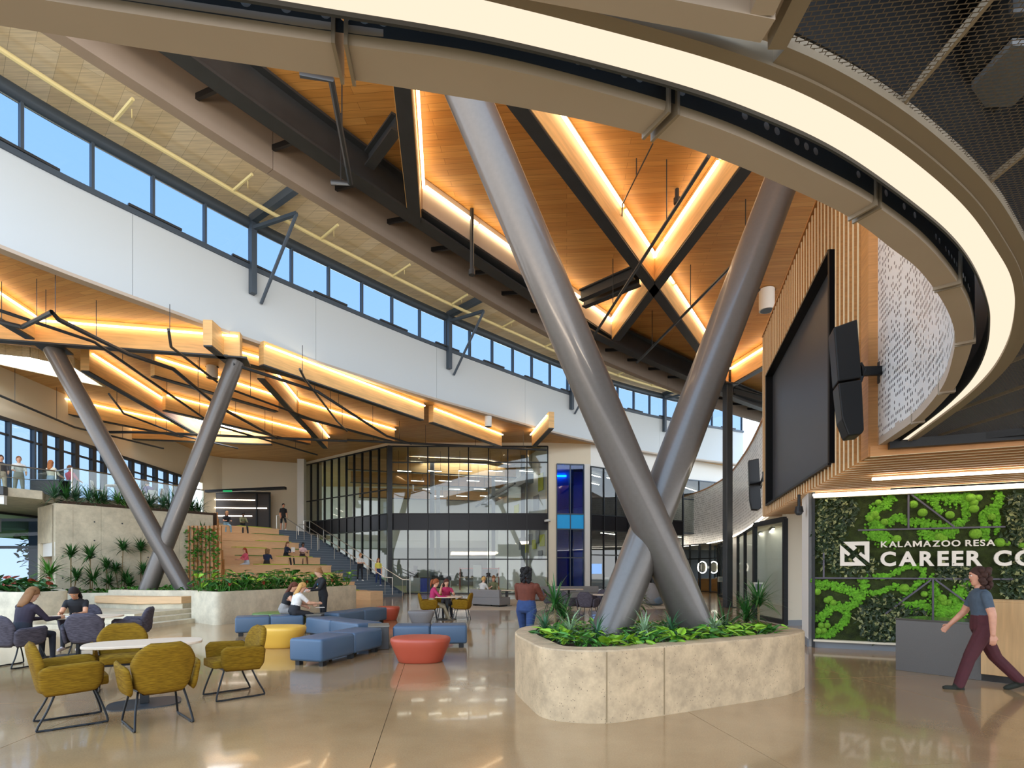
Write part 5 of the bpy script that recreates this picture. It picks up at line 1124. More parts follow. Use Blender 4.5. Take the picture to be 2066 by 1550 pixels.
table('pale table in front of the grey banquette', 2.55, 24.5, .1, 1.3, .7); table('small white table by the grey sofa', -.25, 24.2, 0, .8, .7, .7)
# paper on the rear left table
tag(MB().box((-8.2, 9.95, .745), (.3, .21, .004), .5).build('paper_sheet', 'white'), 'white paper sheet on the rear left table', 'paper')
# benches
def bench(lab, a, b, wd=.64, m='blue', z=.46):
    a, b = Vector((*a, 0)), Vector((*b, 0)); t = thing('modular_bench', lab, 'bench', tuple((a+b)/2), group='blue modular benches'); d = b-a; L = d.length; rz = math.atan2(d.y, d.x); c = (a+b)/2; n = 2 if L > 1.2 else 1
    for k in range(n):
        q = a+d*((k+.5)/n); MB().box((q.x, q.y, .08+(z-.08)/2), (L/n-.004, wd, z-.08), rz).build('cushion', m, t, bevel=.05, seg=4, smooth='all')
    for s in (-.42, 0, .42):
        for e in (-1, 1):
            R = Matrix.Rotation(rz, 3, 'Z') @ Vector((L*s, e*wd*.36, 0)); MB().box((c.x+R.x, c.y+R.y, .04), (.1, .08, .08), rz).build('foot', 'black', t)
    return t
bench('blue bench pointing at the viewer in the middle of the floor', (-3.42, 9.0), (-2.86, 10.85))
bench('blue bench behind the coral pouf', (-2.45, 11.35), (-.95, 11.5))
bench('blue bench between the two power modules', (-4.75, 13.35), (-3.05, 11.75))
bench('blue bench behind the yellow pouf', (-6.75, 13.3), (-5.35, 13.95))
bench('blue bench at the rear of the star arrangement', (-4.85, 14.4), (-4.1, 16.7))
def module(lab, x, y, rz, s=(.5, .62)):
    t = thing('power_module', lab, 'power module', (x, y, 0), rz); MB().box((0, 0, .23), (s[0], s[1], .46)).build('body', 'module', t, local=True, bevel=.01); MB().box((0, 0, .465), (s[0]+.02, s[1]+.02, .02)).build('top', mat('module_top', '#7d776c', .3), t, local=True); MB().box((0, -s[1]/2-.004, .27), (.12, .01, .2)).build('outlet_plate', 'basegrey', t, local=True)
module('dark power module between the front and right blue benches', -2.74, 11.2, .25, (.4, .6)); module('dark power module beside the bench behind the yellow pouf', -5.05, 14.0, .2, (.36, .6))
def pouf(lab, x, y, rx, ry, h, m, rz=0.):
    t = thing('pouf', lab, 'pouf', (x, y, 0), rz, group='coloured poufs'); rings = []
    for z, k in ((.0, .7), (.02, .74), (.1, .8), (h*.6, .93), (h*.85, 1.0), (h*.95, .985), (h*.985, .94), (h, .86)):
        rings.append([(rx*k*p[0]*2, ry*k*p[1]*2, z) for p in oval(1, 1, 40, 2.5)])
    rings.append([(p[0]*.5, p[1]*.5, h+.012) for p in rings[-1]])
    MB().loft(rings).build('upholstery', m, t, smooth='all', local=True)
    MB().prism([(rx*.7*p[0]*2, ry*.7*p[1]*2) for p in oval(1, 1, 24, 2.5)], 0, .012).build('base', 'black', t, local=True)
    MB().tube([(rx*.955*p[0]*2, ry*.955*p[1]*2, h*.955) for p in oval(1, 1, 48, 2.5)], .006, 5, closed=True).build('piping', m, t, local=True)
pouf('coral red pouf in the middle of the floor', -1.6, 9.55, .52, .42, .43, 'orange'); pouf('yellow pouf behind the blue bench', -4.85, 11.35, .53, .45, .43, 'yvin'); pouf('green pouf behind the seated women', -6.3, 14.9, .75, .5, .44, 'green'); pouf('small coral pouf at the rear', -3.95, 17.4, .36, .34, .43, 'orange'); pouf('flat grey ottoman near the far round table', -2.75, 16.5, .4, .3, .36, 'greyf')
# lounge furniture at the back
def sofa(lab, a, b, back=True, m='greyf'):
    a, b = Vector((*a, 0)), Vector((*b, 0)); d = b-a; L = d.length; rz = math.atan2(d.y, d.x); t = thing('lounge_sofa', lab, 'sofa', tuple((a+b)/2), rz)
    MB().box((0, 0, .24), (L, .8, .34)).build('seat_base', m, t, local=True, bevel=.04, seg=3); MB().box((0, -.32, .56), (L-.02, .2, .36)).build('backrest', m, t, local=True, bevel=.04, seg=3)
    for s in (-1, 1): MB().box((s*(L/2-.12), 0, .035), (.1, .5, .07)).build('foot', 'black', t, local=True)
sofa('grey sofa seen from behind by the glass room', (-1.65, 24.6), (-.3, 23.6)); sofa('long grey banquette below the blue glass', (4.6, 28.5), (.6, 28.2))
t = thing('lounge_pod', 'round backed blue grey lounge chair behind the crossed column', 'chair', (6.35, 24.3, 0), .6); 
MB().loft([[(.42*k*math.cos(a), .4*k*math.sin(a), z) for a in (2*math.pi*q/20 for q in range(20))] for z, k in ((.05, .7), (.12, .95), (.3, 1.0), (.42, .95), (.44, .8))]).build('seat', 'bluel', t, local=True, smooth='all')
MB().loft([[(.42*k*math.cos(a)+o, .4*k*math.sin(a)*.9, z) for a in (math.pi*.5+math.pi*q/14 for q in range(15))]+[(.3*k*math.cos(a)+o, .3*k*math.sin(a)*.9, z) for a in (math.pi*1.5-math.pi*q/14 for q in range(15))] for z, k, o in ((.1, 1, 0), (.45, 1.02, -.03), (.7, .85, -.08), (.95, .5, -.14), (1.02, .25, -.18))]).build('backrest', 'greyf', t, local=True, smooth='all')
struct(MB().prism([(-2.6, 21.6), (3.6, 21.4), (8.2, 23.2), (8.0, 26), (5, 29.5), (-2.4, 29.5)], .002, .008).build('floor_carpet', mat('lounge_carpet', '#b7ab9a', .95, noise=.15, nscale=40)), 'pale lounge carpet in front of the glass room')
# balcony furniture
def wchair(lab, x, y, rz):
    t = thing('white_chair', lab, 'chair', (x, y, ZF), rz, group='white balcony chairs'); weld(pillow((0, 0, .43), (0, 1, 0), (0, 0, 1), (1, 0, 0), lambda v: .22, .04, .44, 0, 8, 4, .8).build('seat', 'white', t, local=True)); weld(pillow((-.2, 0, .46), (0, 1, 0), (-.12, 0, 1), (1, 0, 0), lerpf([(0, .18), (.3, .22), (.9, .2), (1, .15)]), .38, .03, .3).build('backrest', 'white', t, local=True))
    for sx_ in (-1, 1):
        for sy_ in (-1, 1): MB().tube([(sx_*.14, sy_*.14, .42), (sx_*.24, sy_*.22, 0)], .012, 5).build('leg', 'rail', t, local=True)
for x, y, rz, lab in ((-16.9, 22.3, .4, 'first white chair at the balcony table'), (-16.6, 23.6, 2.4, 'white chair behind the balcony table'), (-15.9, 24.4, 3.4, 'white chair right of the balcony table'), (-16.6, 25.0, 2.6, 'white chair of the person in purple on the balcony'), (-15.6, 25.4, 2.9, 'low white chair farther along the balcony')): wchair(lab, x, y, rz)
t = table('white round table on the balcony', -16.6, 23.0, 0, .95, .95, e=2); t.location.z = ZF
t = table('white table of the person in purple on the balcony', -17.4, 25.6, 0, .9, .9, e=2); t.location.z = ZF
t = thing('planter_box', 'dark box bin beside the balcony people', 'bin', (-17.7, 20.9, ZF)); MB().box((-17.7, 20.9, ZF+.3), (1.1, .5, .6)).build('body', 'black', t, bevel=.02); MB().box((-17.7, 20.9, ZF+.61), (1.14, .54, .03)).build('lid', 'steelb', t)
# ================================================================ plants
R6 = random.Random(11)
M['l1'] = mat('leaf_green', '#3f7a22', .45, noise=.35, nscale=4); M['l2'] = mat('leaf_lime', '#86b32a', .45, noise=.3, nscale=5); M['l3'] = mat('leaf_deep', '#2a5a22', .45, noise=.35, nscale=5); M['l4'] = mat('leaf_stripe', '#7f9a72', .5, noise=.5, nscale=30); M['l5'] = mat('leaf_red', '#a8402c', .5, noise=.3, nscale=5); M['stem'] = mat('cane_stem', '#7d6a48', .8); M['l6'] = mat('leaf_blue_green', '#3c6a44', .5, noise=.35, nscale=4)
def inside(P, x, y):
    r = False; j = len(P)-1
    for i in range(len(P)):
        if (P[i].y > y) != (P[j].y > y) and x < (P[j].x-P[i].x)*(y-P[i].y)/(P[j].y-P[i].y)+P[i].x: r = not r
        j = i
    return r
def scatter(P, n, rnd):
    xs_, ys_ = [p.x for p in P], [p.y for p in P]; out = []; k = 0
    while len(out) < n and k < n*60:
        k += 1; x, y = rnd.uniform(min(xs_), max(xs_)), rnd.uniform(min(ys_), max(ys_))
        if inside(P, x, y): out.append((x, y))
    return out
def strap(mb, p, az, el, L, W, droop, n=5):
    """narrow arching leaf"""
    d = Vector((math.cos(az)*math.cos(el), math.sin(az)*math.cos(el), math.sin(el))); s = Vector((-math.sin(az), math.cos(az), 0)); q = Vector(p); A, B = [], []
    for i in range(n+1):
        t = i/n; w_ = W*(.35+.65*math.sin(math.pi*min(1, t*1.1+.12)))*(1 if t < .98 else .05); A.append(q+s*w_/2); B.append(q-s*w_/2)
        q = q+d*(L/n); d = (d-Vector((0, 0, droop/n))).normalized()
    strip(mb, A, B)
def broad(mb, p, az, el, L, W, fold=.15):
    """heart / ovate leaf with a fold along the midrib"""
    d = Vector((math.cos(az)*math.cos(el), math.sin(az)*math.cos(el), math.sin(el))); s = Vector((-math.sin(az), math.cos(az), 0)); n_ = s.cross(d); n_ = n_ if n_.z > 0 else -n_; p = Vector(p)
    ol = [(0, 0), (-.06, .22), (.12, .46), (.38, .5), (.68, .33), (1, 0)]
    c = [p+d*(L*t)-n_*(.12*L*t*t) for t in (0, .38, .68, 1)]
    pt = lambda a, w_, sg: p+d*(L*a)+s*(W*w_*sg)+n_*(fold*W*w_-.12*L*a*a)
    i0 = len(mb.v); mb.v += [tuple(c[0]), tuple(c[1]), tuple(c[2]), tuple(c[3])]
    for sg in (1, -1): mb.v += [tuple(pt(a, w_, sg)) for a, w_ in ol[1:5]]
    for o in (4, 8): mb.f += [(i0, i0+o, i0+o+1), (i0, i0+o+1, i0+o+2, i0+1), (i0+1, i0+o+2, i0+o+3, i0+2), (i0+2, i0+o+3, i0+3)]
def dracaena(lab, x, y, z, heights, L=.5, n=38, m='l3', grp='spiky dracaena plants', droop=1.1, W=.035):
    t = thing('dracaena_plant', lab, 'plant', (x, y, z), group=grp); k = R6
    for h, dx, dy in heights:
        top = (x+dx, y+dy, z+h)
        if h > .12: MB().tube([(x+dx*.3, y+dy*.3, z), (x+dx*.7, y+dy*.7, z+h*.6), top], .018, 6).build('stem', 'stem', t)
        mb = MB()
        for i in range(n):
            strap(mb, (top[0], top[1], top[2]+k.uniform(-.08, .05)), k.uniform(0, 6.283), k.uniform(-.1, 1.35), L*k.uniform(.7, 1.1), W, droop*k.uniform(.6, 1.3))
        tag(mb.build('leaf_rosette', m, t, smooth='all'), kind='stuff')
    return t
def bush(name, lab, P, n, z, Lr, m, grp=None, hz=(0, .2), el=(-.1, .9), shape=broad, ratio=.8, loc=None, cat='plant'):
    mb = MB()
    for x, y in (P if isinstance(P[0], tuple) else scatter(P, n, R6)):
        L = R6.uniform(*Lr); shape(mb, (x, y, z+R6.uniform(*hz)), R6.uniform(0, 6.283), R6.uniform(*el), L, L*ratio)
    o = mb.build(name, m, smooth='all'); return tag(o, lab, cat, grp, 'stuff')
# --- front planter
zF = .70
ctr = Vector((sum(p.x for p in iF)/len(iF), sum(p.y for p in iF)/len(iF), 0))
ins = [p.lerp(ctr, .06) for p in iF]
bush('ground_cover', 'mixed green ground cover filling the front planter', ins, 900, zF, (.05, .1), 'l1', hz=(0, .1), cat='ground cover')
bush('ground_cover', 'lime tinted leaves among the front planter ground cover', ins, 240, zF, (.06, .11), 'l2', hz=(.04, .14), cat='ground cover')
def leafmesh(L, W):
    mb = MB(); broad(mb, (0, 0, 0), 0, 0, L, W); me = bpy.data.meshes.new('leaf'); me.from_pydata(mb.v, [], mb.f); me.shade_smooth(); return me
LM = []
for m_ in ('l1', 'l2', 'l2'):
    q = leafmesh(.16, .13); q.materials.append(M[m_]); LM.append(q)
adj = ('first', 'second', 'third', 'fourth', 'fifth', 'sixth', 'seventh', 'eighth', 'ninth', 'tenth', 'eleventh', 'twelfth', 'thirteenth', 'fourteenth')
fr_edge = sorted([p for p in ins if p.y < 7.2+.12*(p.x)], key=lambda p: p.x); fe = resample(fr_edge, n=13)
for i, p in enumerate(fe):
    p = p.lerp(ctr, .1); t = thing('pothos_plant', adj[i]+' pothos clump from the left along the front planter rim', 'plant', (p.x, p.y, zF), group='pothos along the front planter rim')
    me = LM[i % 3]
    for k in range(13):
        o = bpy.data.objects.new('leaf', me); COL.objects.link(o); o.parent = t; a = R6.uniform(0, 6.283); r_ = R6.uniform(.02, .26); sc1 = R6.uniform(.6, 1.15)
        o.location = (r_*math.cos(a), r_*math.sin(a)*.7, R6.uniform(.03, .16)); o.rotation_euler = (R6.uniform(-.5, .5), R6.uniform(-.7, .4), a+R6.uniform(-.6, .6)); o.scale = (sc1,)*3
    for k in range(3): MB().tube([(p.x, p.y, zF), (p.x+R6.uniform(-.15, .15), p.y+R6.uniform(-.1, .1), zF+.1)], .004, 4).build('vine_stem', 'l1', t)
c = lambda x, Y: ((x-CX)/F*Y, Y)
dracaena('spiky dracaena at the left end of the front planter', *c(1120, 7.6), zF, [(.4, 0, 0), (.25, .12, .1)], .46, 80, 'l3', W=.022)
dracaena('spiky dracaena behind the legs of the crossed column', *c(1288, 8.3), zF, [(.4, 0, 0)], .42, 80, 'l3', W=.022)
dracaena('spiky dracaena at the right end of the front planter', *c(1530, 7.9), zF, [(.42, 0, 0), (.2, -.15, .05)], .5, 90, 'l3', W=.022)
dracaena('upright grassy dracaena right of the column foot', *c(1462, 7.9), zF, [(.05, 0, 0)], .5, 26, 'l3', droop=.5, W=.025)
for i, (x, Y) in enumerate(((1100, 7.2), (1150, 6.9), (1205, 6.7), (1300, 6.9), (1355, 7.2), (1440, 7.3))):
    dracaena(('striped spider plant at the far left of the front planter', 'striped spider plant left of the column foot', 'bushy spider plant before the left column foot', 'striped spider plant between the column feet', 'small spider plant left of the right column foot', 'striped spider plant right of the column feet')[i], *c(x, Y), zF, [(.1, 0, 0)], .36, 60, 'l4' if i % 2 else 'l6', 'spider plants in the front planter', 1.5, .02)
# --- planter in front of the bleachers
zC = .86; ctrC = Vector((sum(p.x for p in iC)/len(iC), sum(p.y for p in iC)/len(iC), 0))
bush('ground_cover', 'dense green foliage filling the long concrete planter', [p.lerp(ctrC, .03) for p in iC], 700, zC, (.12, .22), 'l1', hz=(0, .35), cat='ground cover')
rowA = resample([Vector((-8.7, 16.3, 0)), Vector((-6.85, 22.6, 0))], n=15)
for i, p in enumerate(rowA):
    for side, dx in ((0, 0), (1, -.75)):
        if side and i > 11: continue
        x, y = p.x+dx+R6.uniform(-.1, .1), p.y+R6.uniform(-.15, .15); h = R6.uniform(.5, .8)
        t = thing('monstera_plant', (adj+('fifteenth', 'sixteenth'))[i]+(' monstera from the left along the front of the long planter', ' monstera from the left in the back row of the long planter')[side], 'plant', (x, y, zC), group='monsteras in the long planter')
        for k in range(9):
            a = R6.uniform(0, 6.283); r_ = R6.uniform(.1, .34); q = (x+r_*math.cos(a), y+r_*math.sin(a), zC+h*R6.uniform(.45, 1.0)); MB().tube([(x, y, zC), q], .008, 4).build('petiole', 'l1', t)
            mb = MB(); broad(mb, q, a, R6.uniform(-.5, .35), R6.uniform(.2, .3), R6.uniform(.2, .28)); mb.build('leaf', R6.choice(('l1', 'l1', 'l2', 'l3')), t, smooth='all')
for i, (x, y) in enumerate(((-8.4, 16.2), (-8.0, 17.6), (-7.4, 19.7), (-7.0, 21.2))):
    t = thing('bromeliad', adj[i]+' small red flower from the left in the long planter', 'flower', (x, y, zC), group='red flowers in the long planter'); mb = MB()
    for k in range(8): strap(mb, (x, y, zC+.25), R6.uniform(0, 6.283), R6.uniform(.7, 1.4), .16, .04, .3, 3)
    mb.build('bloom', 'l5', t); MB().tube([(x, y, zC), (x, y, zC+.27)], .012, 5).build('stalk', 'l1', t)
# --- far column planter, wall foot, left planter
bush('ground_cover', 'low green ivy around the far crossed column', iX, 500, .82, (.1, .18), 'l1', hz=(0, .15), cat='ground cover')
bush('ground_cover', 'green ivy at the foot of the concrete wall', iW, 420, .7, (.1, .2), 'l1', hz=(0, .18), cat='ground cover')
bush('ground_cover', 'broad dark leaves in the left planter', iL, 380, .9, (.2, .36), 'l3', hz=(.0, .35), cat='ground cover'); bush('ground_cover', 'red leaves among the left planter foliage', iL, 36, 1.0, (.16, .26), 'l5', hz=(.1, .4), cat='ground cover')
for i, (x, Y, hs, L) in enumerate(((100, 18.2, [(.75, 0, 0)], .8), (143, 19.0, [(1.4, 0, 0), (.6, .2, 0)], .55), (182, 19.4, [(1.35, 0, 0), (.55, .1, 0)], .65), (215, 20.4, [(1.0, 0, 0), (.4, .1, 0)], .5), (243, 20.9, [(1.7, .1, 0), (.9, -.2, 0), (.5, .2, 0)], .55), (284, 21.6, [(1.7, 0, 0), (.8, .1, 0)], .55), (262, 20.6, [(.3, 0, 0)], .5))):
    dracaena(('bushy bright green palm at the left corner of the concrete wall', 'tall dracaena beside the wall corner', 'full dracaena in the middle of the concrete wall', 'short dracaena right of the full one', 'tall three headed dracaena by the concrete wall', 'dracaena just left of the far crossed column', 'low spiky plant at the wall foot')[i], *c(x, Y), .7, hs, L, 80, 'l1' if i == 0 else 'l3', 'dracaenas along the concrete wall', 1.0, .05)
# --- planting on top of the concrete wall
for i in range(17):
    q = C0+dcw*((i+.5)/17)+dn_*R6.uniform(.5, 1.1); dracaena(('tufted grass clump number %s along the top of the concrete wall' % ('one two three four five six seven eight nine ten eleven twelve thirteen fourteen fifteen sixteen seventeen'.split()[i])), q.x, q.y, 4.12, [(.15, 0, 0)], R6.uniform(.8, 1.15), 60, R6.choice(('l3', 'l6', 'l6', 'l1')), 'grass tufts on the concrete wall', 1.3, .035)
struct(MB().prism([(C0.x, C0.y+.3), (C1.x, C1.y+.3), (C1.x-1.0, C1.y+1.2), (C0.x-1.0, C0.y+1.2)], 3.6, 4.12).build('floor_wall_soil', 'soil'), 'soil bed on top of the concrete wall')
# --- trellis with vines
tr = thing('trellis_screen', 'timber slat trellis with climbing vines beside the bleachers', 'trellis', (*c(400, 23.2), .36))
for i in range(12):
    x, y = c(357+8*i, 23.2); MB().box((x, y, 1.93), (.07, .1, 3.1)).build('slat', 'slat', tr)
for z in (.7, 2.0, 3.3): a, b = c(355, 23.27), c(447, 23.27); MB().bar((*a, z), (*b, z), .04, .06).build('batten', 'slat', tr)
mb = MB()
for k in range(420):
    x, y = c(R6.choice((368, 376, 392, 400, 407, 420, 428, 436))+R6.gauss(0, 4), 23.1); z = 3.4-abs(R6.gauss(0, 1.1)); 
    if z > .6: broad(mb, (x, y, z), R6.uniform(3.4, 6.0), R6.uniform(-.9, .2), R6.uniform(.1, .17), R6.uniform(.08, .13))
tag(mb.build('vine_leaves', 'l1', tr), kind='stuff')
dracaena('snake plant on top of the timber trellis', *c(385, 23.6), 3.3, [(.05, -.2, 0), (.05, .5, 0)], .55, 14, 'l3', 'trellis top plants', .1, .07)
dracaena('grass tuft beside the sloping slat guard', *c(402, 24.8), 3.9, [(.1, 0, 0)], .7, 40, 'l6', 'trellis top plants', .9, .03)
struct(MB().box((-14.35, 24.3, 1.6), (1.6, .5, 3.3), .2).build('wall_trellis', 'conc'), 'concrete wall behind the trellis')
# --- trees outside
for i, (x, y, h) in enumerate(((-24.6, 31, 3.2), (-28.0, 33, 4.5), (-21.2, 33.5, 3.5))):
    t = thing('garden_tree', ('green tree outside the left glazing', 'large tree at the far left outside', 'shrub behind the pale clad building')[i], 'tree', (x, y, 0)); MB().tube([(x, y, 0), (x, y, h*.5)], .12, 7).build('trunk', 'stem', t); mb = MB()
    for k in range(420):
        a, b_, r_ = R6.uniform(0, 6.283), R6.uniform(-1, 1), R6.random()**.4; broad(mb, (x+1.6*r_*math.cos(a)*math.sqrt(1-b_*b_), y+1.6*r_*math.sin(a)*math.sqrt(1-b_*b_), h*.62+h*.4*r_*b_), R6.uniform(0, 6.28), R6.uniform(-.8, .8), .4, .3)
    tag(mb.build('foliage', ('l1', 'l2', 'l1')[i], t), kind='stuff')
# ================================================================ people
PM = {}
def pm(c, r=.75):
    if c not in PM: PM[c] = mat('person_'+c.strip('#'), c, r, noise=.12, nscale=14)
    return PM[c]
def person(lab, loc, rz, skin='#c58f6e', shirt='#333333', pants='#2c3440', shoes='#26241f', hair='#3a2618', style='long', sleeve=.55, H=1.66, lean=0., hips=(0, 0), knees=(0, 0), abd=.05, sh=((0, .12), (0, .12)), elb=(.25, .25), head=(0., 0.), sit=None, pantlen=1.0, loose=1.0, vox=.016, wide=1.0, fingers=True, lanyard=None, grip=.5, hv=1.0):
    """angles in radians; sh = (forward pitch, outward) per arm (left, right); sit = seat height"""
    k = H/1.7; t = thing('person', lab, 'person', loc, rz)
    mb = MB(); bones = []      # (a, b, tag)
    rx = lambda a: Vector((math.sin(a), 0, math.cos(a)))
    pz = (sit+.1*k) if sit is not None else None
    thigh, shank = .43*k, .41*k
    if pz is None:
        drop = min(thigh*math.cos(h)+shank*math.cos(h-kn) for h, kn in zip(hips, knees)); drop = max(thigh*math.cos(h)+shank*math.cos(h-kn) for h, kn in zip(hips, knees)); pz = drop+.075*k
    pel = Vector((0, 0, pz)); up = rx(lean); fw = Vector((math.cos(lean), 0, -math.sin(lean)))
    def ell(c, ax, ay, nu=16): return [c+fw*(ax*math.cos(2*math.pi*i/nu))+Vector((0, 1, 0))*(ay*math.sin(2*math.pi*i/nu)) for i in range(nu)]
    w_ = wide
    prof = [(-.09, .085, .12), (-.04, .12, .165), (.06, .118, .165), (.17, .1, .14), (.28, .11, .15), (.38, .115, .165), (.45, .095, .17), (.495, .06, .11), (.515, .045, .05)]
    mb.loft([ell(pel+up*(z*k), a*k*w_, b*k*w_) for z, a, b in prof])
    bones += [(pel-up*.08*k, pel+up*.1*k, 'hip'), (pel+up*.17*k, pel+up*.46*k, 'torso')]
    def limb(a, b, r0, r1, n=10):
        a, b = Vector(a), Vector(b); mb.sphere(a, r0*.98, 10, 7); mb.sphere(b, r1*.98, 10, 7); mb.tube([a, a.lerp(b, .35), b], [r0, r0*.55+r1*.45+.003, r1], n)
    nb = pel+up*.5*k; hp, hy_ = head; hd = Vector((math.sin(lean+hp), 0, math.cos(lean+hp)))
    hc = nb+hd*.175*k; limb(nb-up*.04*k, hc-hd*.06*k, .052*k, .05*k)
    Rh = Matrix.Rotation(hy_, 3, 'Z') @ Matrix.Rotation(lean+hp, 3, 'Y')
    hl = lambda x, y, z: hc+Rh @ Vector((x*k, y*k, z*k))
    hr = []
    for z, a, b, o in ((-.125, .03, .03, .045), (-.105, .06, .05, .025), (-.06, .082, .063, .008), (0, .098, .073, 0), (.05, .1, .076, -.004), (.09, .082, .066, -.01), (.115, .05, .042, -.012), (.125, .015, .015, -.012)): hr.append([hl(o+a*math.cos(q), b*math.sin(q), z) for q in (2*math.pi*i/16 for i in range(16))])
    mb.loft(hr)
    mb.loft([[hl(.088+d, s*wn, z) for s in (-1, 1)]+[hl(.088+d+.0, 0, z+.008), hl(.075, 0, z-.006)] for z, d, wn in ((.025, .0, .008), (0, .012, .011), (-.02, .02, .014), (-.028, .004, .012))])
    for s in (-1, 1): mb.sphere(hl(-.01, s*.076, -.005), (.018*k, .012*k, .032*k), 8, 6)
    bones += [(nb, hc, 'neck'), (hc-hd*.05*k, hc+hd*.08*k, 'head')]
    feet = []
    for s, h, kn in ((1, hips[0], knees[0]), (-1, hips[1], knees[1])):
        a = pel+Vector((0, s*.088*k*w_, -.03*k)); d1 = Vector((math.sin(h), s*abd, -math.cos(h))).normalized(); b = a+d1*thigh; d2 = Vector((math.sin(h-kn), s*abd*.4, -math.cos(h-kn))).normalized(); c_ = b+d2*shank
        lo = loose; limb(a, b, .088*k*w_*(1+(lo-1)*.3), .06*k*lo); limb(b, c_, .057*k*lo, (.04 if lo == 1 else .05)*k*lo)
        bones += [(a, b, 'thigh'), (b, c_, 'shank')]
        fa_ = max(-.5, min(.6, (h-kn)*.5)) if sit is None else 0.; fd_ = Vector((math.cos(fa_), s*.12, math.sin(fa_))).normalized()
        hz_ = c_-Vector((0, 0, .035*k)); mb.sphere(hz_-fd_*.03*k, (.045*k, .036*k, .04*k)); mb.tube([hz_-fd_*.04*k, hz_+fd_*.06*k+Vector((0, 0, -.008)), hz_+fd_*.15*k+Vector((0, 0, -.016)), hz_+fd_*.185*k+Vector((0, 0, -.018))], [.034*k, .04*k, .036*k, .018*k], 10)
        bones.append((hz_-fd_*.05*k, hz_+fd_*.18*k, 'foot')); feet.append(hz_)
    hands = []
    for s, (pt, ou), eb in ((1, sh[0], elb[0]), (-1, sh[1], elb[1])):
        a = pel+up*.43*k+Vector((0, s*.165*k*w_, 0)); d1 = Vector((math.sin(pt+lean*.3), s*math.sin(ou), -math.cos(pt+lean*.3)*math.cos(ou))).normalized(); b = a+d1*.285*k
        d2 = Vector((math.sin(pt+eb), s*math.sin(ou)*.3-s*.25*min(1, eb), -math.cos(pt+eb))).normalized(); c_ = b+d2*.25*k
        limb(a, b, .054*k*w_, .043*k*w_); limb(b, c_, .042*k*w_, .029*k)
        bones += [(a, b, 'uarm'), (b, c_, 'farm')]
        # hand: palm, four fingers, thumb
        inn_ = Vector((0, -s, 0)); pn = d2.cross(inn_).normalized() if abs(d2.y) < .95 else Vector((0, 0, 1)); inn2 = pn.cross(d2).normalized(); across = pn if abs(pn.x)+abs(pn.z) > .1 else Vector((1, 0, 0))
        pc = c_+d2*.045*k; mb.loft([[c_+d2*(q*k)+across*(aw*k*math.cos(x))+inn2*(at_*k*math.sin(x)) for x in (2*math.pi*i/10 for i in range(10))] for q, aw, at_ in ((-.01, .024, .02), (.03, .036, .017), (.07, .04, .015), (.088, .037, .013))])
        if fingers:
            for f_, L_ in ((-1.5, .055), (-.5, .068), (.5, .072), (1.5, .062)):
                q0 = c_+d2*.08*k+across*(f_*.0205*k); q1 = q0+(d2*math.cos(grip*.5)+inn2*math.sin(grip*.5))*L_*.5*k; q2 = q1+(d2*math.cos(grip*1.4)+inn2*math.sin(grip*1.4))*L_*.5*k
                mb.tube([q0, q1, q2], [.0095*k, .009*k, .007*k], 7); mb.sphere(q2, .0075*k, 7, 5)
            q0 = c_+d2*.025*k+across*(.03*k); q1 = q0+(d2*.7+across*.55+inn2*.3)*.035*k; q2 = q1+(d2*.9+across*.1+inn2*.3)*.03*k; mb.tube([q0, q1, q2], [.012*k, .0105*k, .008*k], 7); mb.sphere(q2, .008*k, 7, 5)
        bones.append((c_, c_+d2*.17*k, 'skin')); hands.append(c_+d2*.09*k)
    o = mb.build('body', None, t, local=True)
    md = o.modifiers.new('r', 'REMESH'); md.mode = 'VOXEL'; md.voxel_size = vox; ms = o.modifiers.new('s', 'SMOOTH'); ms.factor = .5; ms.iterations = 3 if vox > .012 else 4
    t_ = bpy.context.evaluated_depsgraph_get(); me = bpy.data.meshes.new_from_object(o.evaluated_get(t_)); o.modifiers.clear(); old = o.data; o.data = me; bpy.data.meshes.remove(old)
    for c_ in (skin, shirt, pants, shoes): me.materials.append(pm(c_, .55 if c_ == skin else .85))
    S_ = [(a, b-a, max(1e-9, (b-a).length_squared), tg) for a, b, tg in bones]
    for p in me.polygons:
        c_ = p.center; best = None
        for a, d, l2, tg in S_:
            q = max(0., min(1., (c_-a).dot(d)/l2)); r_ = (a+d*q-c_).length
            if tg == 'torso': r_ -= .06
            if tg == 'neck': r_ -= .035
            if tg == 'hip': r_ -= .07
            if tg in ('farm', 'skin') and c_.z < pz+.3: r_ += .012
            if best is None or r_ < best[0]: best = (r_, tg, q)
        tg, q = best[1], best[2]
        p.material_index = {'torso': 1, 'hip': 2, 'thigh': 2, 'foot': 3, 'skin': 0, 'neck': 0, 'head': 0}.get(tg, 0)
        if tg == 'uarm': p.material_index = 1 if q < sleeve*2 else 0
        if tg == 'farm': p.material_index = 1 if sleeve > .5 and q < (sleeve-.5)*2 else 0
        if tg == 'shank' or tg == 'thigh':
            lq = q*.5+(.5 if tg == 'shank' else 0); p.material_index = 2 if lq <= pantlen else 0
    me.shade_smooth()
    # hair
    hm_ = MB(); rings = []
    def pmax(c): return 1.72+(1.12-1.72)*c if c > 0 else 1.72-.6*c
    for i in range(10):
        row = []
        for j in range(20):
            q = 2*math.pi*j/20; ph = .05+(pmax(math.cos(q))-.05)*i/9; row.append(hl(-.012+.112*math.sin(ph)*math.cos(q), .09*math.sin(ph)*math.sin(q), .138*math.cos(ph)))
        rings.append(row)
    hm_.loft(rings)
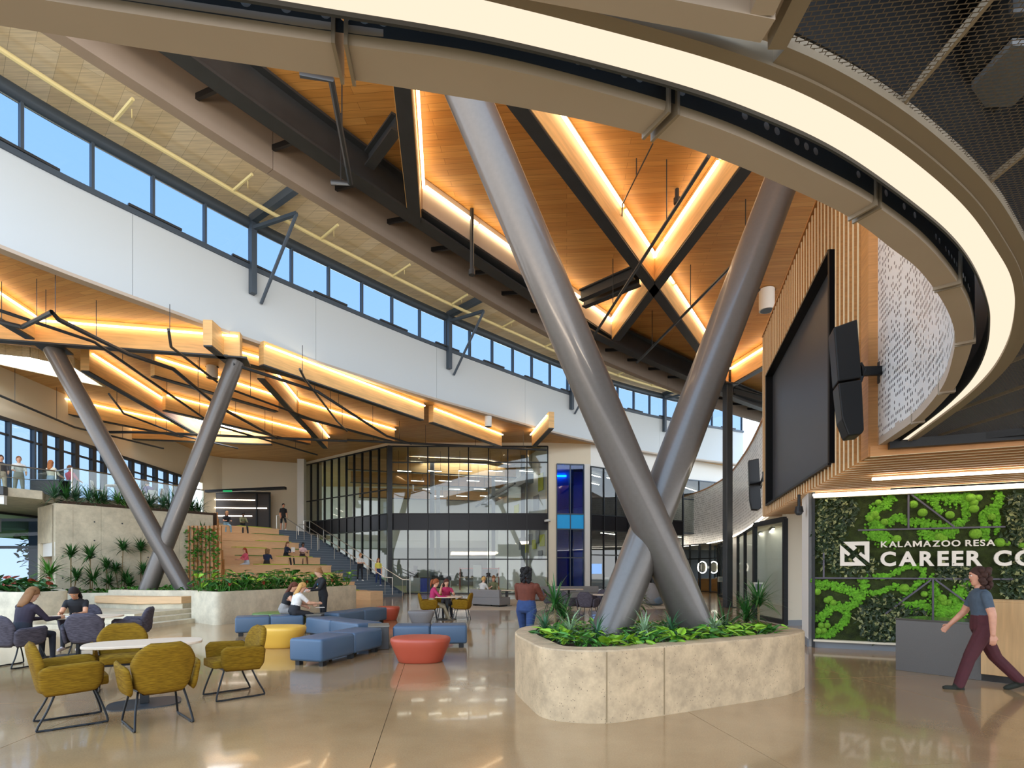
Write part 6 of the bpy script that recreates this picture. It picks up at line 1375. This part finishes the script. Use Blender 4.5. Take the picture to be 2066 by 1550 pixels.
    if style in ('long', 'bob'):
        L_ = .34 if style == 'long' else .2; rg_ = []
        for i in range(7):
            q = i/6; z = .05-q*L_; wv = (.088+.012*math.sin(q*3)-.03*max(0, q-.75)*3)*hv; rg_.append([hl(-.05-.02*q*hv+(.055+.05*(hv-1))*math.cos(x), wv*math.sin(x), z+.01*math.sin(j*2.1+i)) for x in (math.pi*.32+math.pi*1.36*j/12 for j in range(13))]+[hl(-.05-.02*q+.02*math.cos(x), wv*.8*math.sin(x), z) for x in (math.pi*1.68-math.pi*1.36*j/12 for j in range(13))])
        hm_.loft(rg_)
    if style == 'curly':
        rc = random.Random(5)
        for i in range(46):
            a_ = rc.uniform(math.pi*.38, math.pi*1.62); z_ = rc.uniform(-.17, .08); r_ = rc.uniform(.028, .045); hm_.sphere(hl(-.03+.085*math.cos(a_), .088*math.sin(a_), z_), r_*k, 8, 6)
    if style == 'pony': hm_.tube([hl(-.1, 0, .06), hl(-.15, 0, .03), hl(-.15, 0, -.1), hl(-.12, 0, -.2)], [.03*k, .04*k, .035*k, .012*k], 10)
    if style == 'bun': hm_.sphere(hl(-.09, 0, .09), .05*k)
    hm_.build('hair', pm(hair, .85), t, smooth='all', local=True)
    for s in (-1, 1): 
        e = MB().sphere(hl(.086, s*.031, .012), (.012*k, .014*k, .008*k), 8, 6).build('eye', pm('#e8e0d8', .3), t, local=True, smooth='all'); MB().sphere(hl(.0965, s*.031, .012), .005*k, 7, 5).build('iris', pm('#2a1a12', .3), e, local=True)
        MB().tube([hl(.094, s*.046, .03), hl(.1, s*.032, .034), hl(.1, s*.018, .031)], .004*k, 5).build('eyebrow', pm(hair, .6), t, local=True)
    MB().tube([hl(.088, -.024, -.062), hl(.097, 0, -.06), hl(.088, .024, -.062)], [.004*k, .007*k, .004*k], 6).build('mouth', pm('#9c4a44', .5), t, local=True)
    if lanyard: MB().tube([pel+up*.49*k+fw*.03+Vector((0, .07, 0)), pel+up*.3*k+fw*.135*k*w_, pel+up*.49*k+fw*.03+Vector((0, -.07, 0))], .006, 5).build('lanyard', pm(lanyard), t, local=True)
    return t, hands
W4 = lambda x, Y: ((x-CX)/F*Y, Y)
# large near figures
person('woman in grey blue tee and maroon trousers walking past the reception desk', (6.28, 7.28, 0), face(-.93, .37), '#c98f72', '#46525e', '#4a1d22', '#23241a', '#3a1f14', 'curly', .33, 1.68, .06, (.42, -.42), (.12, .3), .02, ((-.15, .34), (.28, .34)), (.15, .45), (.02, 0), loose=1.3, vox=.0075, wide=1.08, hv=1.45)
person('person in rust sweater and jeans walking away beside the front planter', (*W4(1062, 10.2), 0), face(.45, .89), '#7a4c34', '#5e2c1a', '#243a64', '#2a2622', '#0f0b0a', 'curly', 1.0, 1.66, .05, (.25, -.3), (.1, .35), .03, ((.5, .2), (.5, .2)), (1.2, 1.2), (0, -.3), vox=.011, wide=1.22)
person('person in dark plum top with light brown hair seated at the left edge', (-8.2, 9.1, 0), face(.25, .97), '#c99a7c', '#2c2330', '#1f2028', '#4a4644', '#7d5632', 'long', 1.0, 1.64, .22, (1.45, 1.45), (1.45, 1.45), .06, ((.55, .15), (.6, .15)), (1.0, 1.0), (.25, 0), sit=.47, vox=.011, wide=1.1)
person('girl in black top with long dark hair reading at the rear left table', (-8.78, 11.05, 0), face(.35, -.93), '#c9906c', '#17171a', '#23252c', '#b8a8a2', '#1c1210', 'long', .28, 1.62, .3, (1.45, 1.45), (1.45, 1.45), .08, ((.55, .14), (.55, .14)), (1.0, 1.05), (.45, 0), sit=.47, vox=.011)
# bench group
person('blonde woman in white printed tee seated on the blue bench', (-5.5, 13.75, 0), face(.75, .6), '#d3a183', '#d8d2ca', '#1f2024', '#2a2a2a', '#b98c50', 'long', .4, 1.62, .28, (1.45, 1.4), (1.3, 1.3), .08, ((.6, .15), (.7, .15)), (.8, .8), (.2, 0), sit=.46, vox=.014, wide=1.2)
person('woman in black tank top and grey trousers seated behind the blue bench', (-6.0, 14.35, 0), face(.95, .15), '#cf9a7c', '#1b1b1d', '#8f8a84', '#2a2a2a', '#5a2d1c', 'long', .12, 1.64, .35, (1.45, 1.45), (1.4, 1.4), .1, ((.5, .15), (.6, .15)), (.6, .6), (.15, 0), sit=.46, vox=.014, wide=1.25)
pb, hb_ = person('woman in black blazer with lanyard standing with a food tray', (*W4(652, 15.2), 0), face(-.75, -.66), '#cfa084', '#141416', '#17171a', '#1a1a1a', '#8a6238', 'bun', 1.0, 1.66, .12, (0.02, -.02), (0, 0), .03, ((.45, .1), (.5, .1)), (1.0, 1.0), (.35, 0), vox=.014, wide=1.05, lanyard='#3a9ad0')
q = Matrix.Rotation(face(-.75, -.66), 4, 'Z') @ ((hb_[0]+hb_[1])/2); q = Vector((*W4(652, 15.2), 0))+q
t = thing('food_tray', 'white food tray held by the woman in the black blazer', 'tray', (q.x, q.y, q.z)); MB().loft([[(q.x+a*s, q.y+b*s, q.z+z) for a, b in ((-.13, -.1), (.13, -.1), (.13, .1), (-.13, .1))] for z, s in ((-.04, .75), (.03, 1.0))]).build('tray_box', 'white', t)
for k in range(6): MB().sphere((q.x+.06*math.cos(k), q.y+.05*math.sin(k), q.z+.035), .03, 7, 5).build('snack', 'orange', t)
tag(MB().box((-5.0, 14.2, .62), (.22, .3, .004), .4).build('paper_sheet', 'white'), 'white paper held over the blue bench by the blonde woman', 'paper')
# far round table
person('person in magenta hoodie and khaki trousers at the far round table', (-2.56, 17.32, 0), face(.95, .2), '#cf9a7c', '#b02a5c', '#8f8268', '#6a5a44', '#8a4a26', 'pony', 1.0, 1.64, .2, (1.4, 1.3), (1.2, .9), .08, ((.6, .15), (.6, .15)), (.9, .9), (.1, 0), sit=.46, vox=.016)
person('person in magenta tee leaning on the far round table', (-2.25, 18.5, 0), face(.25, -.97), '#d0a080', '#a8264f', '#23252c', '#2a2622', '#4a2416', 'long', .35, 1.64, .3, (1.45, 1.45), (1.45, 1.45), .1, ((.7, .3), (.9, .3)), (1.0, 1.9), (.05, .2), sit=.46, vox=.016)
person('blond person in pale hoodie on the grey sofa', (-1.32, 24.3, 0), face(.6, .8), '#d3a183', '#c9c5c0', '#3a3a3e', '#222222', '#c9a060', 'short', 1.0, 1.64, .1, (1.4, 1.4), (1.3, 1.3), .1, ((.5, .15), (.5, .15)), (1.0, 1.0), (.2, 0), sit=.44, vox=.02)
person('person in olive tee and jeans on the grey sofa', (-.85, 24.6, 0), face(.2, -.98), '#cf9a7c', '#6a6a4a', '#33527a', '#333333', '#7a4a26', 'short', .4, 1.74, .1, (1.4, 1.4), (1.3, 1.3), .1, ((.6, .2), (.6, .2)), (1.3, 1.3), (.3, 0), sit=.44, vox=.02)
# stairs
def onstair(s, c): p = sp(s, c, rk*(int(s/tk)+1)); return p
dn_dir = face(.85, -.53)
person('person in yellow tee and jeans coming down the stairs', onstair(1.35, 2.2), dn_dir-.4, '#d3a183', '#d9cf5a', '#263a66', '#e8e4de', '#8a5a30', 'long', .4, 1.66, 0, (.25, -.1), (.3, .1), .03, ((.05, .12), (.1, .12)), (.2, .3), (.1, 0), vox=.018)
person('person in white tee and black trousers coming down the stairs', onstair(1.9, 1.25), dn_dir-.3, '#d3a183', '#dedbd4', '#1c1c20', '#e8e4de', '#b07a48', 'short', .4, 1.62, .05, (.25, -.1), (.3, .1), .03, ((.4, .1), (.4, .1)), (1.2, 1.2), (.3, 0), vox=.018)
person('man in black tee and shorts walking down the upper stairs', onstair(8.75, .95), dn_dir-.3, '#b98060', '#141416', '#17171a', '#dedbd6', '#1a1412', 'short', .4, 1.76, .05, (.4, -.1), (.6, .1), .04, ((.1, .15), (-.1, .15)), (.3, .4), (.1, 0), pantlen=.5, vox=.018)
# bleachers
def onbl(i, c): return sp(i*run+.38, c, rise*(i+1)-.0)
bd = face(.85, -.53)
def sitter(lab, i, c, rz, **k):
    p = onbl(i, c); person(lab, (p.x, p.y, p.z-.42), rz, sit=.42, vox=.018, **k)
ST = dict(hips=(1.35, 1.2), knees=(1.2, 1.0), lean=.2, abd=.1, sh=((.5, .15), (.5, .15)), elb=(1.0, 1.0))
sitter('person in coral pink top and pale jeans lounging on the bleachers', 3, -5.0, bd-1.6, shirt='#e0607a', pants='#b8c4ce', hair='#a8482a', skin='#d8a488', sleeve=.8, style='long', **ST)
sitter('person in navy top with curly hair seated beside the pink one', 3, -3.9, bd+2.2, shirt='#202a4a', pants='#2a2428', hair='#8a6a48', skin='#d8a488', sleeve=.4, style='curly', **ST)
sitter('person in navy jacket holding papers on the bleachers', 4, -2.05, bd+.3, shirt='#1f2740', pants='#16161a', hair='#7a5030', skin='#d8a488', sleeve=1.0, style='long', **ST)
sitter('person in pale pink tee with dark hair on the bleachers', 4, -.95, bd-.3, shirt='#dbb4b4', pants='#3a2a30', hair='#15100e', skin='#6a4430', sleeve=.4, style='bun', pantlen=.45, **ST)
sitter('person in black top and pale blue jeans high on the bleachers', 8, -3.2, bd-.3, shirt='#1c1c20', pants='#7fa4b8', hair='#c09060', skin='#d8a488', sleeve=.4, style='long', **ST)
sitter('person in olive shirt and cap high on the bleachers', 8, -2.2, bd-.2, shirt='#7a7a5a', pants='#1a1d26', hair='#14110f', skin='#5a3a28', sleeve=.8, style='short', **ST)
p = onbl(4, -1.75); tag(MB().box((p.x+.3, p.y-.35, p.z+.42), (.2, .02, .26), .4).build('paper_sheet', 'white'), 'white papers held by the person in the navy jacket', 'paper')
# balcony
for x, Y, lab, k in ((2, 21.3, 'person in dark top at the far left of the balcony', dict(shirt='#2a2f3a', pants='#c8b8a4', hair='#3a2618', style='short')), (38, 21.5, 'person in white top and grey trousers walking on the balcony', dict(shirt='#d8d6d0', pants='#9a988e', hair='#7a5030', style='pony')), (103, 22.3, 'person in cream top and pale jeans on the balcony', dict(shirt='#dcd4be', pants='#9ab0c4', hair='#a8683a', style='long')), (141, 23.4, 'person in pink tee reaching at the balcony corner', dict(shirt='#c8506a', pants='#8a9ab0', hair='#6a4428', style='short'))):
    person(lab, (*W4(x, Y), ZF), face(.6, -.5)+(0 if x < 60 else 2.2), skin='#cf9a7c', H=1.68, hips=(.15, -.15), knees=(.1, .2), sh=((.4, .12), (.6, .15)), elb=(.6, .7), sleeve=.5, vox=.02, fingers=False, **k)
person('person in purple top seated at a balcony table', (-16.6, 25.0, ZF), 2.6, skin='#cf9a7c', shirt='#4a2f86', pants='#23252c', hair='#15100e', style='short', sleeve=.4, lean=.3, hips=(1.45, 1.45), knees=(1.45, 1.45), sh=((.7, .2), (.7, .2)), elb=(1.2, 1.2), head=(.4, 0), sit=.47, vox=.02, fingers=False)
